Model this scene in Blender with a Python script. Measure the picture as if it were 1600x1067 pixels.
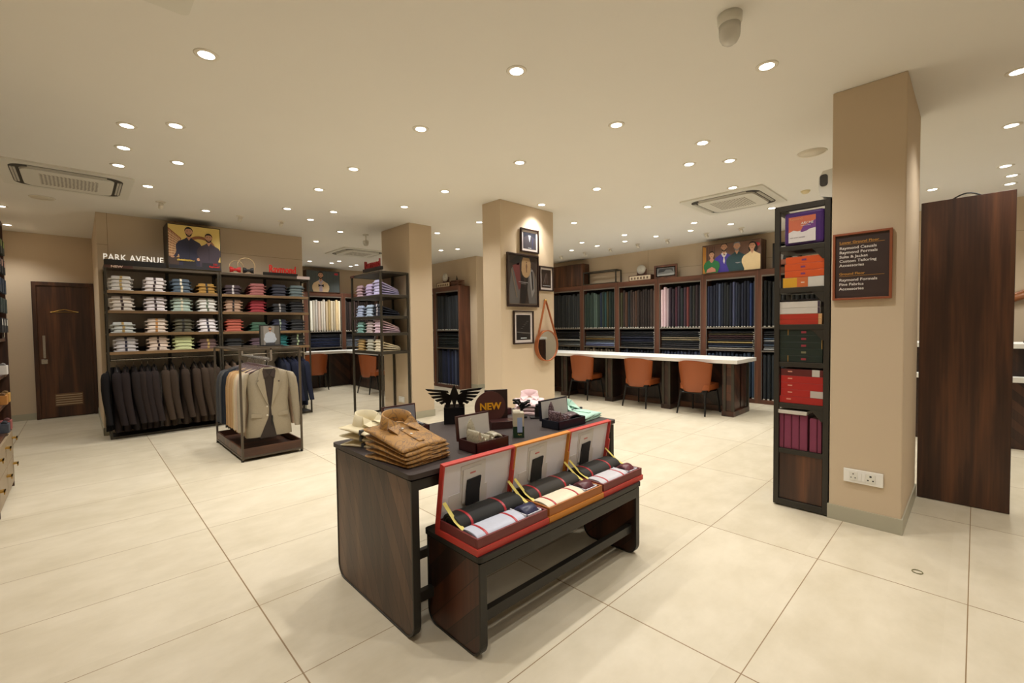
import bpy, math, random
from mathutils import Vector, Matrix
random.seed(7)
for o in list(bpy.data.objects): bpy.data.objects.remove(o)
scn = bpy.context.scene
COL = scn.collection
PI = math.pi
def rad(d): return d*PI/180

# ---------------------------------------------------------------- camera
cd = bpy.data.cameras.new('camera'); cam = bpy.data.objects.new('camera', cd); COL.objects.link(cam)
cd.sensor_width = 36.0; cd.lens = 700.4/1600*36.0; cd.clip_start = 0.02
yaw, pit, rol = rad(46.0), rad(-1.873), rad(-0.721)
f_ = Vector((math.cos(pit)*math.cos(yaw), math.cos(pit)*math.sin(yaw), math.sin(pit)))
r_ = Vector((math.sin(yaw), -math.cos(yaw), 0)); u_ = r_.cross(f_)
r2 = r_*math.cos(rol)+u_*math.sin(rol); u2 = -r_*math.sin(rol)+u_*math.cos(rol)
M = Matrix((r2, u2, -f_)).transposed().to_4x4(); M.translation = Vector((0, 0, 1.345))
cam.matrix_world = M
scn.camera = cam
def px(x, y, z):
    d = Vector((x, y, z-1.345)); k = d.dot(f_)
    return (800+700.4*d.dot(r2)/k, 533.5-700.4*d.dot(u2)/k) if k > .1 else (9999, 9999)

# ---------------------------------------------------------------- world, exposure
w = bpy.data.worlds.new('world'); scn.world = w; w.use_nodes = True
w.node_tree.nodes['Background'].inputs[0].default_value = (1, .95, .88, 1)
w.node_tree.nodes['Background'].inputs[1].default_value = 0.02
scn.view_settings.view_transform = 'Standard'; scn.view_settings.look = 'None'
scn.view_settings.gamma = 1.0; scn.view_settings.use_curve_mapping = False
scn.view_settings.exposure = -0.32
LAMP_W = 30.0          # power of one ceiling downlight
WARM, NEUT = (1, .965, .915), (.965, .995, .965)

# ---------------------------------------------------------------- materials
def lin(c):
    return tuple(((v/255)/12.92 if v/255 <= .04045 else ((v/255+.055)/1.055)**2.4) for v in c[:3])+(1.0,)
MATS = {}
def nt(name):
    m = bpy.data.materials.new(name); m.use_nodes = True
    return m, m.node_tree.nodes, m.node_tree.links, m.node_tree.nodes['Principled BSDF']
def mat(rgb, rough=.6, metal=0.0, var=.06, scale=30, emit=0, spec=.5, bump=0, coat=0):
    k = (tuple(rgb), rough, metal, var, scale, emit, spec, bump, coat)
    if k in MATS: return MATS[k]
    m, N, L, b = nt('surface')
    c = lin(rgb)
    b.inputs['Roughness'].default_value = rough; b.inputs['Metallic'].default_value = metal
    b.inputs['Specular IOR Level'].default_value = spec
    b.inputs['Coat Weight'].default_value = coat
    if var > 0:
        tc = N.new('ShaderNodeTexCoord'); no = N.new('ShaderNodeTexNoise'); no.inputs['Scale'].default_value = scale
        no.inputs['Detail'].default_value = 3
        mx = N.new('ShaderNodeMix'); mx.data_type = 'RGBA'
        mx.inputs[6].default_value = tuple(v*(1-var) for v in c[:3])+(1,)
        mx.inputs[7].default_value = tuple(min(1, v*(1+var)) for v in c[:3])+(1,)
        L.new(tc.outputs['Object'], no.inputs['Vector']); L.new(no.outputs['Fac'], mx.inputs[0]); L.new(mx.outputs[2], b.inputs['Base Color'])
        if bump:
            bp = N.new('ShaderNodeBump'); bp.inputs['Strength'].default_value = bump; bp.inputs['Distance'].default_value = .004
            L.new(no.outputs['Fac'], bp.inputs['Height']); L.new(bp.outputs[0], b.inputs['Normal'])
    else:
        b.inputs['Base Color'].default_value = c
    if emit:
        b.inputs['Emission Color'].default_value = c; b.inputs['Emission Strength'].default_value = emit
    MATS[k] = m
    return m
def mnode(N, L, op, a, b=None, c=None):
    n = N.new('ShaderNodeMath'); n.operation = op
    for i, v in enumerate((a, b, c)):
        if v is None: continue
        if isinstance(v, (int, float)): n.inputs[i].default_value = v
        else: L.new(v, n.inputs[i])
    return n.outputs[0]
def wood(dark, mid, light, axis='Z', scale=1.0, rough=.42, planks=None):
    """dark stained wood, grain along axis; planks=(coordA, coordB, slope, width) gives diagonal boards"""
    m, N, L, b = nt('wood')
    tc = N.new('ShaderNodeTexCoord'); mp = N.new('ShaderNodeMapping')
    s = [9*scale, 9*scale, 9*scale]; s['XYZ'.index(axis)] = .7*scale
    mp.inputs['Scale'].default_value = s
    L.new(tc.outputs['Object'], mp.inputs['Vector'])
    n1 = N.new('ShaderNodeTexNoise'); n1.inputs['Scale'].default_value = 1.0; n1.inputs['Detail'].default_value = 6; n1.inputs['Distortion'].default_value = .4
    L.new(mp.outputs[0], n1.inputs['Vector'])
    mp2 = N.new('ShaderNodeMapping'); s2 = [60*scale]*3; s2['XYZ'.index(axis)] = 2*scale
    mp2.inputs['Scale'].default_value = s2; L.new(tc.outputs['Object'], mp2.inputs['Vector'])
    n2 = N.new('ShaderNodeTexNoise'); n2.inputs['Scale'].default_value = 1.0; n2.inputs['Detail'].default_value = 3
    L.new(mp2.outputs[0], n2.inputs['Vector'])
    fac = mnode(N, L, 'ADD', mnode(N, L, 'MULTIPLY', n1.outputs['Fac'], .75), mnode(N, L, 'MULTIPLY', n2.outputs['Fac'], .25))
    if planks:
        ca, cb, k, wd = planks
        sx = N.new('ShaderNodeSeparateXYZ'); L.new(tc.outputs['Object'], sx.inputs[0])
        u = mnode(N, L, 'ADD', mnode(N, L, 'MULTIPLY', sx.outputs[ca], k), sx.outputs[cb])
        q = mnode(N, L, 'DIVIDE', u, wd)
        wn = N.new('ShaderNodeTexWhiteNoise'); wn.noise_dimensions = '1D'; L.new(mnode(N, L, 'FLOOR', q), wn.inputs['W'])
        fac = mnode(N, L, 'ADD', fac, mnode(N, L, 'MULTIPLY', mnode(N, L, 'SUBTRACT', wn.outputs[0], .5), .28))
        groove = mnode(N, L, 'LESS_THAN', mnode(N, L, 'FRACT', q), .035)
    cr = N.new('ShaderNodeValToRGB'); e = cr.color_ramp.elements
    e[0].position = .32; e[0].color = lin(dark); e[1].position = .70; e[1].color = lin(light)
    x = e.new(.5); x.color = lin(mid)
    L.new(fac, cr.inputs[0])
    out = cr.outputs[0]
    if planks:
        mx = N.new('ShaderNodeMix'); mx.data_type = 'RGBA'; L.new(groove, mx.inputs[0]); L.new(out, mx.inputs[6])
        mx.inputs[7].default_value = lin((22, 14, 10)); out = mx.outputs[2]
    L.new(out, b.inputs['Base Color'])
    b.inputs['Roughness'].default_value = rough
    return m
WD, WM, WL = (36, 23, 17), (68, 42, 29), (108, 68, 43)
M_WOODZ = wood(WD, WM, WL, 'Z')
M_WOODX = wood(WD, WM, WL, 'X')
M_WOODY = wood(WD, WM, WL, 'Y')
M_WOODRED = wood((62, 38, 27), (92, 56, 40), (124, 80, 56), 'Z', rough=.45)
M_WOODREDX = wood((62, 38, 27), (92, 56, 40), (124, 80, 56), 'X', rough=.45)
M_DIAG = wood((62, 46, 36), (86, 64, 49), (112, 84, 64), 'Z', planks=(1, 2, -1.75, .155), rough=.45)
M_DIAG2 = wood((36, 21, 15), (62, 35, 24), (88, 50, 33), 'Z', planks=(1, 2, .95, .12), rough=.35)
M_HERR = wood((30, 19, 14), (50, 31, 23), (74, 46, 33), 'Z', planks=(0, 2, 1.0, .10), rough=.45)
M_OAK = wood((96, 74, 50), (132, 104, 70), (158, 128, 90), 'X', rough=.5)
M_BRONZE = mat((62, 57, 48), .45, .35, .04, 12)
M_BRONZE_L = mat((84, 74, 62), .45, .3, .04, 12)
M_BLACK = mat((14, 13, 13), .5, 0, 0)
M_STEEL = mat((196, 192, 186), .25, .9, .02)
M_GREYEDGE = mat((120, 113, 103), .5, .3, .03)
M_WHITE = mat((236, 234, 228), .35, 0, .01)
M_PLAST = mat((226, 224, 214), .4, 0, .01)
M_BRASS = mat((190, 150, 70), .35, .8, .03)

def floor_material():
    m, N, L, b = nt('floor tiles')
    tc = N.new('ShaderNodeTexCoord'); sx = N.new('ShaderNodeSeparateXYZ'); L.new(tc.outputs['Object'], sx.inputs[0])
    def line(out, off, pitch, w):
        t = mnode(N, L, 'FRACT', mnode(N, L, 'DIVIDE', mnode(N, L, 'ADD', out, 60*pitch-off+w/2), pitch))
        return mnode(N, L, 'LESS_THAN', t, w/pitch)
    g1 = line(sx.outputs[0], .590, 1.2, .006); g2 = line(sx.outputs[1], .0075, .6012, .004)
    # tone per tile
    q1 = mnode(N, L, 'FLOOR', mnode(N, L, 'DIVIDE', mnode(N, L, 'ADD', sx.outputs[0], 72-.590), 1.2))
    q2 = mnode(N, L, 'FLOOR', mnode(N, L, 'DIVIDE', mnode(N, L, 'ADD', sx.outputs[1], 36-.0075), .6012))
    wn = N.new('ShaderNodeTexWhiteNoise'); wn.noise_dimensions = '1D'
    L.new(mnode(N, L, 'ADD', mnode(N, L, 'MULTIPLY', q1, 13.7), q2), wn.inputs['W'])
    mp = N.new('ShaderNodeMapping'); mp.inputs['Scale'].default_value = (1.6, 2.4, 1); L.new(tc.outputs['Object'], mp.inputs[0])
    n1 = N.new('ShaderNodeTexNoise'); n1.inputs['Scale'].default_value = 2.2; n1.inputs['Detail'].default_value = 8; n1.inputs['Roughness'].default_value = .62
    L.new(mp.outputs[0], n1.inputs['Vector'])
    fac = mnode(N, L, 'ADD', mnode(N, L, 'MULTIPLY', n1.outputs['Fac'], .8), mnode(N, L, 'MULTIPLY', wn.outputs[0], .2))
    cr = N.new('ShaderNodeValToRGB'); e = cr.color_ramp.elements
    e[0].position = .3; e[0].color = lin((196, 185, 160)); e[1].position = .72; e[1].color = lin((215, 205, 183))
    L.new(fac, cr.inputs[0])
    mx = N.new('ShaderNodeMix'); mx.data_type = 'RGBA'
    L.new(mnode(N, L, 'MAXIMUM', g1, g2), mx.inputs[0]); L.new(cr.outputs[0], mx.inputs[6]); mx.inputs[7].default_value = lin((140, 116, 84))
    L.new(mx.outputs[2], b.inputs['Base Color'])
    b.inputs['Roughness'].default_value = .38; b.inputs['Specular IOR Level'].default_value = .35
    return m
M_FLOOR = floor_material()
M_CEIL = mat((236, 233, 226), .85, 0, .012, 3)
M_WALL = mat((206, 187, 160), .8, 0, .015, 4)
M_SKIRT = mat((176, 172, 152), .4, 0, .05, 6)

# ---------------------------------------------------------------- mesh building
class MB:
    def __init__(s, clip=None): s.v = []; s.f = []; s.m = []; s.s = []; s.clip = clip
    def add(s, vs, fs, m=0, smooth=False):
        n = len(s.v); s.v += [tuple(v) for v in vs]
        for f in fs: s.f.append([i+n for i in f]); s.m.append(m); s.s.append(smooth)
        return s
    def box(s, x0, y0, z0, x1, y1, z1, m=0):
        x0, x1 = min(x0, x1), max(x0, x1); y0, y1 = min(y0, y1), max(y0, y1); z0, z1 = min(z0, z1), max(z0, z1)
        v = [(x0,y0,z0),(x1,y0,z0),(x1,y1,z0),(x0,y1,z0),(x0,y0,z1),(x1,y0,z1),(x1,y1,z1),(x0,y1,z1)]
        return s.add(v, [(0,3,2,1),(4,5,6,7),(0,1,5,4),(1,2,6,5),(2,3,7,6),(3,0,4,7)], m)
    def loft(s, rings, m=0, cap=True, smooth=True, closed=True):
        n = len(rings[0]); vs = [p for r in rings for p in r]; fs = []
        for i in range(len(rings)-1):
            for j in range(n if closed else n-1):
                k = (j+1) % n
                fs.append((i*n+j, i*n+k, (i+1)*n+k, (i+1)*n+j))
        s.add(vs, fs, m, smooth)
        if cap and closed:
            s.add(rings[0], [tuple(range(n))[::-1]], m); s.add(rings[-1], [tuple(range(n))], m)
        return s
    def tube(s, path, r, m=0, n=8, cap=True, flat=None):
        path = [Vector(p) for p in path]; rings = []
        for i, p in enumerate(path):
            t = (path[min(i+1, len(path)-1)]-path[max(i-1, 0)]).normalized()
            a = Vector((0, 0, 1)) if abs(t.z) < .9 else Vector((1, 0, 0))
            u = t.cross(a).normalized(); w_ = u.cross(t).normalized()
            rr = r[i] if isinstance(r, (list, tuple)) else r
            fl = flat or 1
            rings.append([p+u*math.cos(2*PI*k/n)*rr+w_*math.sin(2*PI*k/n)*rr*fl for k in range(n)])
        return s.loft(rings, m, cap)
    def lathe(s, prof, c=(0, 0, 0), n=24, m=0, sx=1, sy=1, smooth=True):
        rings = [[(c[0]+r*math.cos(2*PI*k/n)*sx, c[1]+r*math.sin(2*PI*k/n)*sy, c[2]+z) for k in range(n)] for r, z in prof]
        return s.loft(rings, m, False, smooth)
    def prism(s, poly, axis, a, b, m=0, smooth=False):
        def P(u, v, t): return {'x': (t, u, v), 'y': (u, t, v), 'z': (u, v, t)}[axis]
        n = len(poly); r0 = [P(u, v, a) for u, v in poly]; r1 = [P(u, v, b) for u, v in poly]
        s.add(r0+r1, [(i, (i+1) % n, n+(i+1) % n, n+i) for i in range(n)], m, smooth)
        s.add(r0, [tuple(range(n))[::-1]], m); s.add(r1, [tuple(range(n))], m)
        return s
    def ring(s, po, pi, axis, a, b, m=0):
        def P(u, v, t): return {'x': (t, u, v), 'y': (u, t, v), 'z': (u, v, t)}[axis]
        n = len(po); vs = [P(u, v, a) for u, v in po]+[P(u, v, a) for u, v in pi]+[P(u, v, b) for u, v in po]+[P(u, v, b) for u, v in pi]
        fs = []
        for i in range(n):
            j = (i+1) % n
            fs += [(i, j, n+j, n+i), (2*n+i, 3*n+i, 3*n+j, 2*n+j), (i, 2*n+i, 2*n+j, j), (n+i, n+j, 3*n+j, 3*n+i)]
        return s.add(vs, fs, m)
    def flat(s, pts, lay=0, m=0, th=.0005):
        """a printed shape on a picture facing -y, layer by layer"""
        y = -lay*th
        if s.clip:
            x0, z0, x1, z1 = s.clip
            for ax, lim, sg in ((0, x0, 1), (0, x1, -1), (1, z0, 1), (1, z1, -1)):
                out = []
                for i in range(len(pts)):
                    a, b = pts[i-1], pts[i]; ia, ib = (a[ax]-lim)*sg >= 0, (b[ax]-lim)*sg >= 0
                    if ia != ib:
                        k = (lim-a[ax])/(b[ax]-a[ax]); out.append((a[0]+(b[0]-a[0])*k, a[1]+(b[1]-a[1])*k))
                    if ib: out.append(b)
                pts = out
                if len(pts) < 3: return s
        return s.add([(x, y, z) for x, z in pts], [tuple(range(len(pts)))], m)
    def tf(s, mtx):
        s.v = [tuple(mtx @ Vector(v)) for v in s.v]; return s
    def merge(s, o, mtx=None):
        vs = [tuple(mtx @ Vector(v)) for v in o.v] if mtx else o.v
        n = len(s.v); s.v += vs
        for f, m, sm in zip(o.f, o.m, o.s): s.f.append([i+n for i in f]); s.m.append(m); s.s.append(sm)
        return s
    def mesh(s, name, mats):
        me = bpy.data.meshes.new(name); me.from_pydata(s.v, [], s.f)
        for x in (mats if isinstance(mats, (list, tuple)) else [mats]): me.materials.append(x)
        me.polygons.foreach_set('material_index', s.m); me.polygons.foreach_set('use_smooth', s.s)
        me.update()
        import bmesh
        bm = bmesh.new(); bm.from_mesh(me); bmesh.ops.recalc_face_normals(bm, faces=bm.faces) if not getattr(s, 'keep', False) else None
        bm.to_mesh(me); bm.free()
        return me
def ell(cx, cz, rx, rz, n=20, a0=0, a1=2*PI):
    full = abs(a1-a0-2*PI) < 1e-6
    return [(cx+rx*math.cos(a0+(a1-a0)*i/(n if full else n-1)), cz+rz*math.sin(a0+(a1-a0)*i/(n if full else n-1))) for i in range(n)]
def rrect(x0, z0, x1, z1, r, n=6, corners='all'):
    P = []
    for (cx, cz, a, key) in ((x1-r, z0+r, -PI/2, 'br'), (x1-r, z1-r, 0, 'tr'), (x0+r, z1-r, PI/2, 'tl'), (x0+r, z0+r, PI, 'bl')):
        if corners == 'bottom' and key[0] == 't':
            P.append((x1 if key == 'tr' else x0, z1)); P += [P[-1]]*n
            continue
        P += [(cx+r*math.cos(a+PI/2*i/n), cz+r*math.sin(a+PI/2*i/n)) for i in range(n+1)]
    return P
def part(name, mb, mats, parent=None, bevel=0, loc=None, rot=None, me=None, sub=0, label=None, seg=2):
    o = bpy.data.objects.new(name, me or mb.mesh(name, mats)); COL.objects.link(o)
    if parent is not None: o.parent = parent
    if loc: o.location = loc
    if rot: o.rotation_euler = rot
    if bevel:
        b = o.modifiers.new('bevel', 'BEVEL'); b.width = bevel; b.segments = seg; b.limit_method = 'ANGLE'; b.angle_limit = rad(40)
    if sub:
        b = o.modifiers.new('subdivision', 'SUBSURF'); b.levels = sub; b.render_levels = sub
    if label: o['label'] = label
    return o
def thing(name, label, cat, loc=(0, 0, 0), rotz=0, group=None):
    o = bpy.data.objects.new(name, None); COL.objects.link(o); o.empty_display_size = .05
    o.location = loc; o.rotation_euler = (0, 0, rotz); o['label'] = label; o['category'] = cat
    if group: o['group'] = group
    return o
def struct(name, mb, m, bevel=0):
    o = part(name, mb, m, bevel=bevel); o['kind'] = 'structure'; return o
def dup(root, loc, rotz, label, group=None):
    r = root.copy(); COL.objects.link(r); r.location = loc; r.rotation_euler = (0, 0, rotz); r['label'] = label
    if group: r['group'] = group
    for ch in list(root.children):
        c = ch.copy(); COL.objects.link(c); c.parent = r
        for g in list(ch.children):
            d = g.copy(); COL.objects.link(d); d.parent = c
    return r
def text(name, s, size, m, parent, loc, ext=.003, align='LEFT', off=0.0, shear=0.0, sx=1.0, rot=None, space=1.0, label=None, fit=None):
    cu = bpy.data.curves.new(name, 'FONT'); cu.body = s; cu.size = size; cu.extrude = ext; cu.align_x = align
    cu.offset = off; cu.shear = shear; cu.resolution_u = 3; cu.space_character = space
    t = bpy.data.objects.new(name, cu); COL.objects.link(t)
    dg = bpy.context.evaluated_depsgraph_get()
    me = bpy.data.meshes.new_from_object(t.evaluated_get(dg)); bpy.data.objects.remove(t); bpy.data.curves.remove(cu)
    if fit: xs = [v.co.x for v in me.vertices]; sx = fit/(max(xs)-min(xs))
    me.transform(Matrix.Rotation(PI/2, 4, 'X') @ Matrix.Diagonal((sx, 1, 1, 1)))
    me.materials.clear(); me.materials.append(m)
    o = bpy.data.objects.new(name, me); COL.objects.link(o); o.parent = parent; o.location = loc
    if rot: o.rotation_euler = rot
    if label: o['label'] = label
    return o
ORD = ['first', 'second', 'third', 'fourth', 'fifth', 'sixth', 'seventh', 'eighth', 'ninth', 'tenth', 'eleventh', 'twelfth', 'thirteenth', 'fourteenth', 'fifteenth', 'sixteenth', 'seventeenth', 'eighteenth', 'nineteenth', 'twentieth', 'twenty-first', 'twenty-second', 'twenty-third', 'twenty-fourth', 'twenty-fifth', 'twenty-sixth', 'twenty-seventh', 'twenty-eighth']
def fromtop(i, n):   # i counted from the top, 0 = top
    if n == 1: return 'single'
    if i == 0: return 'topmost'
    if i == n-1: return 'lowest'
    return ORD[i]+' from top'
FACE_X = -PI/2      # rotation of a thing whose front (-y) looks towards -X

# ---------------------------------------------------------------- room shell
H = 2.88
struct('floor', MB().box(-.95, -2.6, -.1, 8.6, 11.6, 0), M_FLOOR)
struct('ceiling', MB().box(-.95, -2.6, H, 8.6, 11.6, H+.1), M_CEIL)
struct('wall_left', MB().box(-.95, -2.6, 0, -.85, 10.12, H), M_WALL)
struct('wall_near', MB().box(-.95, -2.7, 0, 8.6, -2.6, H), M_WALL)
struct('wall_right', MB().box(8.46, -2.6, 0, 8.6, 7.5, H), M_WALL)
struct('wall_alcove', MB().box(6.2, 7.5, 0, 8.6, 11.6, H), M_WALL, .004)
struct('wall_far', MB().box(2.72, 11.46, 0, 6.2, 11.6, H), M_WALL)
struct('wall_shirts', MB().box(.2, 7.83, 0, 2.72, 11.6, H), M_WALL, .004)
struct('wall_back', MB().box(-.95, 10.12, 0, .2, 10.25, H), M_WALL)
struct('wall_column_right', MB().box(3.69, .31, 0, 4.585, .69, H), M_WALL, .006)
struct('wall_column_centre', MB().box(3.68, 3.99, 0, 4.655, 4.32, H), M_WALL, .006)
struct('wall_column_middle', MB().box(3.50, 5.75, 0, 3.885, 6.58, H), M_WALL, .006)
sk = .10; e = .008
struct('baseboard_right_column', MB().box(3.69-e, .31-e, 0, 4.585+e, .69+e, sk), M_SKIRT)
struct('baseboard_centre_column', MB().box(3.68-e, 3.99-e, 0, 4.655+e, 4.32+e, sk), M_SKIRT)
struct('baseboard_middle_column', MB().box(3.50-e, 5.75-e, 0, 3.885+e, 6.58+e, sk), M_SKIRT)
struct('baseboard_left', MB().box(-.85, -2.6, 0, -.85+e, 10.12, sk), M_SKIRT)
struct('baseboard_back', MB().box(-.84, 10.12-e, 0, -.50, 10.12, sk), M_SKIRT)
struct('baseboard_alcove', MB().box(6.2-e, 7.5-e, 0, 8.45, 7.5, sk).box(6.2-e, 7.5, 0, 6.2, 11.4, sk), M_SKIRT)
struct('baseboard_shirts', MB().box(.2-e, 7.83-e, 0, .2, 10.11, sk).box(.2-e, 7.83-e, 0, 2.72+e, 7.83, sk).box(2.72, 7.83, 0, 2.72+e, 11.4, sk), M_SKIRT)
struct('baseboard_right', MB().box(8.46-e, -2.6, 0, 8.46, 1.5, sk), M_SKIRT)
M_JOINT = mat((138, 118, 92), .9, 0, 0)
g = MB()
g.box(.303, 7.8285, .1, .307, 7.83, H).box(.2, 7.8285, 2.47, .305, 7.83, 2.474).box(1.49, 7.8285, 2.50, 2.72, 7.83, 2.504)
struct('trim_1', g, M_JOINT)
struct('trim_2', MB().box(8.4585, -2.6, 2.46, 8.46, 7.49, 2.464).box(8.4585, 4.7, 2.25, 8.46, 4.703, H), M_JOINT)
# fitting room door
d = struct('door_1', MB().box(-.455, 10.055, .01, .155, 10.10, 2.075), M_WOODZ, .003)
part('door_frame', MB().box(-.505, 10.04, 0, -.455, 10.12, 2.135).box(.155, 10.04, 0, .196, 10.12, 2.135).box(-.455, 10.04, 2.075, .155, 10.12, 2.135), M_WOODZ, d, .003)
hg = MB().tube([(-.31, 10.052, 1.665), (-.15, 10.052, 1.71), (.01, 10.052, 1.665), (-.31, 10.052, 1.665)], .004)
part('hanger_symbol', hg, M_BRASS, d, label='gold coat hanger outline')
hd = MB().box(-.405, 10.0, .95, -.375, 10.012, 1.30).box(-.396, 10.01, .99, -.384, 10.056, 1.01).box(-.396, 10.01, 1.24, -.384, 10.056, 1.26)
part('door_handle', hd, M_STEEL, d, .002, label='long steel pull handle')
part('lock', MB().box(-.43, 10.045, .86, -.36, 10.056, .93), M_STEEL, d, .002)
gr = MB().box(-.30, 10.047, .18, .02, 10.056, .38)
for i in range(5): gr.box(-.29, 10.040, .20+i*.036, .01, 10.048, .215+i*.036, 1)
part('air_grille', gr, [mat((120, 92, 70), .5, .3), mat((190, 168, 140), .4, .4)], d, label='louvred metal grille low in the door')

# ---------------------------------------------------------------- ceiling lights
M_LAMP = mat((255, 246, 230), .4, 0, 0, emit=14)
M_TRIM = mat((232, 226, 212), .5, 0, 0)
LTS = [(.56,3.0),(1.94,1.94),(3.0,.89),(4.22,-.16),(.306,4.42),(.57,4.18),(.318,4.97),(.312,5.52),(.70,5.08),(.575,6.11),(1.22,6.87),(-.68,9.55),
 (1.947,3.0),(1.947,4.18),(1.947,5.04),(1.954,6.1),(2.45,5.87),(2.38,6.49),(3.017,4.18),(3.013,5.05),(3.02,7.0),(3.03,8.03),(3.017,2.99),(4.25,3.83),
 (4.26,5.07),(3.01,1.936),(3.844,1.63),(4.25,1.93),(4.45,1.633),(4.232,2.98),(5.344,1.926),(5.36,2.985),(5.35,4.18),(6.715,4.17),(7.223,4.48),(7.23,3.87),
 (6.73,2.98),(7.23,3.26),(7.25,2.64),(6.718,5.07),(7.213,5.08),(7.233,5.72),(6.68,1.91),(5.33,-.17),(6.67,-.18),(7.16,-.24),(7.57,-.24),(7.19,.376),
 (3.79,10.45),(4.28,10.44),(4.29,10.04),(4.85,10.69),(4.86,10.39),(4.228,6.09),(5.38,7.07),(5.22,7.40),(-.63,8.21),(.56,1.94),(.56,.89)]
HID = [(1.94,.3),(3.0,-.9),(4.3,-1.7),(1.0,-1.2),(6.5,-1.7)]  # unseen downlights behind the camera, carrying on the grid to light the front
LAB = {}
rows = {'left': [], 'middle': [], 'right': []}
for i, (x, y) in enumerate(LTS):
    p = px(x, y, H)
    if -5 < p[0] < 1605 and -5 < p[1] < 533: rows['left' if p[0] < 533 else 'middle' if p[0] < 1000 else 'right'].append((p[1], i))
for k, L_ in rows.items():
    L_.sort()
    for j, (_, i) in enumerate(L_): LAB[i] = 'lit round ceiling downlight, %s highest in the %s third of the photo' % (ORD[j], k)
def spot(parent, col, power, loc, rot=(0, 0, 0), size=118, blend=.9, r=.04):
    l = bpy.data.lights.new('lamp_beam', 'SPOT'); l.energy = power; l.color = col; l.spot_size = rad(size); l.spot_blend = blend; l.shadow_soft_size = r
    o = bpy.data.objects.new('lamp_beam', l); COL.objects.link(o); o.parent = parent; o.location = loc; o.rotation_euler = rot
    return o
lamp0 = None
for i, (x, y) in enumerate(LTS+HID):
    neut = x > 6 or y > 7.2 or (x > 5 and y < 1.5)
    lab = LAB.get(i, 'round ceiling downlight outside the photo, %.1f m right, %.1f m ahead' % (x*.72-y*.69, x*.69+y*.72))
    if lamp0 is None:
        t = lamp0 = thing('downlight', lab, 'ceiling light', (x, y, H), 0, 'recessed ceiling downlights')
        part('trim_ring', MB().lathe([(.040, -.004), (.052, -.0045), (.060, -.003), (.062, 0), (.040, 0)], n=28), M_TRIM, t)
        part('lens', MB().lathe([(.0, -.002), (.040, -.0035), (.040, -.001), (0, -.001)], n=24), M_LAMP, t)
    else:
        t = dup(lamp0, (x, y, H), 0, lab)
    pw = LAMP_W*(.62 if (x > 6.9 or y > 9.9) else 1.0)
    if x < 2.6 and y > 4.3: pw *= .70
    if i < len(LTS) and (abs(y-3.83) < .01): pw *= .5
    spot(t, NEUT if neut else WARM, pw, (0, 0, -.03))
# column accent beam: the lamp in front of the framed pictures
acc = [o for o in COL.objects if o.name.startswith('downlight') and not o.parent and abs(o.location.x-4.25) < .005 and abs(o.location.y-3.83) < .01][0]
sp = spot(acc, (1, .93, .82), 30, (0, 0, -.03), (0, 0, 0), 62, .35, .012)
sp.rotation_euler = Vector((-.06, .22, -1.0)).to_track_quat('-Z', 'Y').to_euler()
# small swivel spotlights in front of the shelving
k = 0
sw0 = None
for x, y, tx, ty, nm in [(.75,6.75,0,1,'shirt shelving'),(1.61,6.90,0,1,'shirt shelving'),(2.11,6.85,0,1,'shirt shelving')]+[(7.65,yy,1,0,'fabric wall') for yy in (2.63,3.18,3.88,4.47,5.08,5.70,6.34)]:
    n_ = k if nm != 'fabric wall' else k-3
    t = thing('swivel_spotlight', 'small white swivel spotlight, %s from %s, before the %s' % (ORD[n_], 'left' if nm != 'fabric wall' else 'right', nm), 'ceiling light', (x, y, H), 0, 'swivel spotlights')
    part('mount', MB().lathe([(.0, -.008), (.045, -.008), (.05, 0), (0, 0)], n=18), M_TRIM, t)
    c = MB().tube([(0, 0, -.008), (tx*.01, ty*.01, -.035)], .012, 0, 8).tube([(-tx*.02, -ty*.02, -.03), (tx*.04, ty*.04, -.06)], .024, 0, 12)
    part('lamp_head', c, M_TRIM, t)
    s_ = spot(t, NEUT if tx else WARM, 9 if tx else 16, (tx*.05, ty*.05, -.065), size=95, blend=1)
    s_.rotation_euler = Vector((tx*.55, ty*.55, -1.0)).to_track_quat('-Z', 'Y').to_euler()
    k += 1

# ---------------------------------------------------------------- ceiling equipment
def cassette(x, y, rz, lab):
    t = thing('ceiling_air_conditioner', lab, 'air conditioner', (x, y, H), rz, 'ceiling cassette air conditioners')
    a = .475
    p = MB().prism(rrect(-a, -a, a, a, .02), 'z', -.018, 0)
    part('outer_panel', p, M_PLAST, t, .004)
    g = MB().ring(rrect(-.395, -.395, .395, .395, .12, 8), rrect(-.33, -.33, .33, .33, .08, 8), 'z', -.0195, -.015)
    part('air_slot', g, mat((70, 66, 60), .8, 0, 0), t)
    f = MB()
    for s in (0, 1, 2, 3):
        q = MB()
        for j in range(2): q.box(-.27, .352+j*.02, -.026, .27, .367+j*.02, -.019)
        f.merge(q, Matrix.Rotation(s*PI/2, 4, 'Z'))
    part('louvre', f, mat((196, 192, 182), .5, 0, 0), t)
    part('centre_panel', MB().prism(rrect(-.325, -.325, .325, .325, .08, 8), 'z', -.034, -.018), M_PLAST, t, .006)
    g = MB().box(-.21, -.21, -.0355, .21, .21, -.034)
    for i in range(15):
        for j in range(15):
            cx, cy = -.196+i*.028, -.196+j*.028
            if j % 2: cx += .008
            g.lathe([(0, -.0362), (.0095, -.0362), (.0095, -.0355), (0, -.0355)], (cx, cy, 0), 6, 1, smooth=False)
    part('intake_grille', g, [mat((226, 222, 210), .5, 0, 0), mat((120, 114, 104), .6, 0, 0)], t)
    return t
cassette(-.02, 6.37, 0, 'white ceiling cassette air conditioner above the far left of the floor')
cassette(5.92, 2.13, 0, 'white ceiling cassette air conditioner over the row of orange chairs')
cassette(4.09, 8.68, 0, 'white ceiling cassette air conditioner in the alcove behind the shirt tower')
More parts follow.
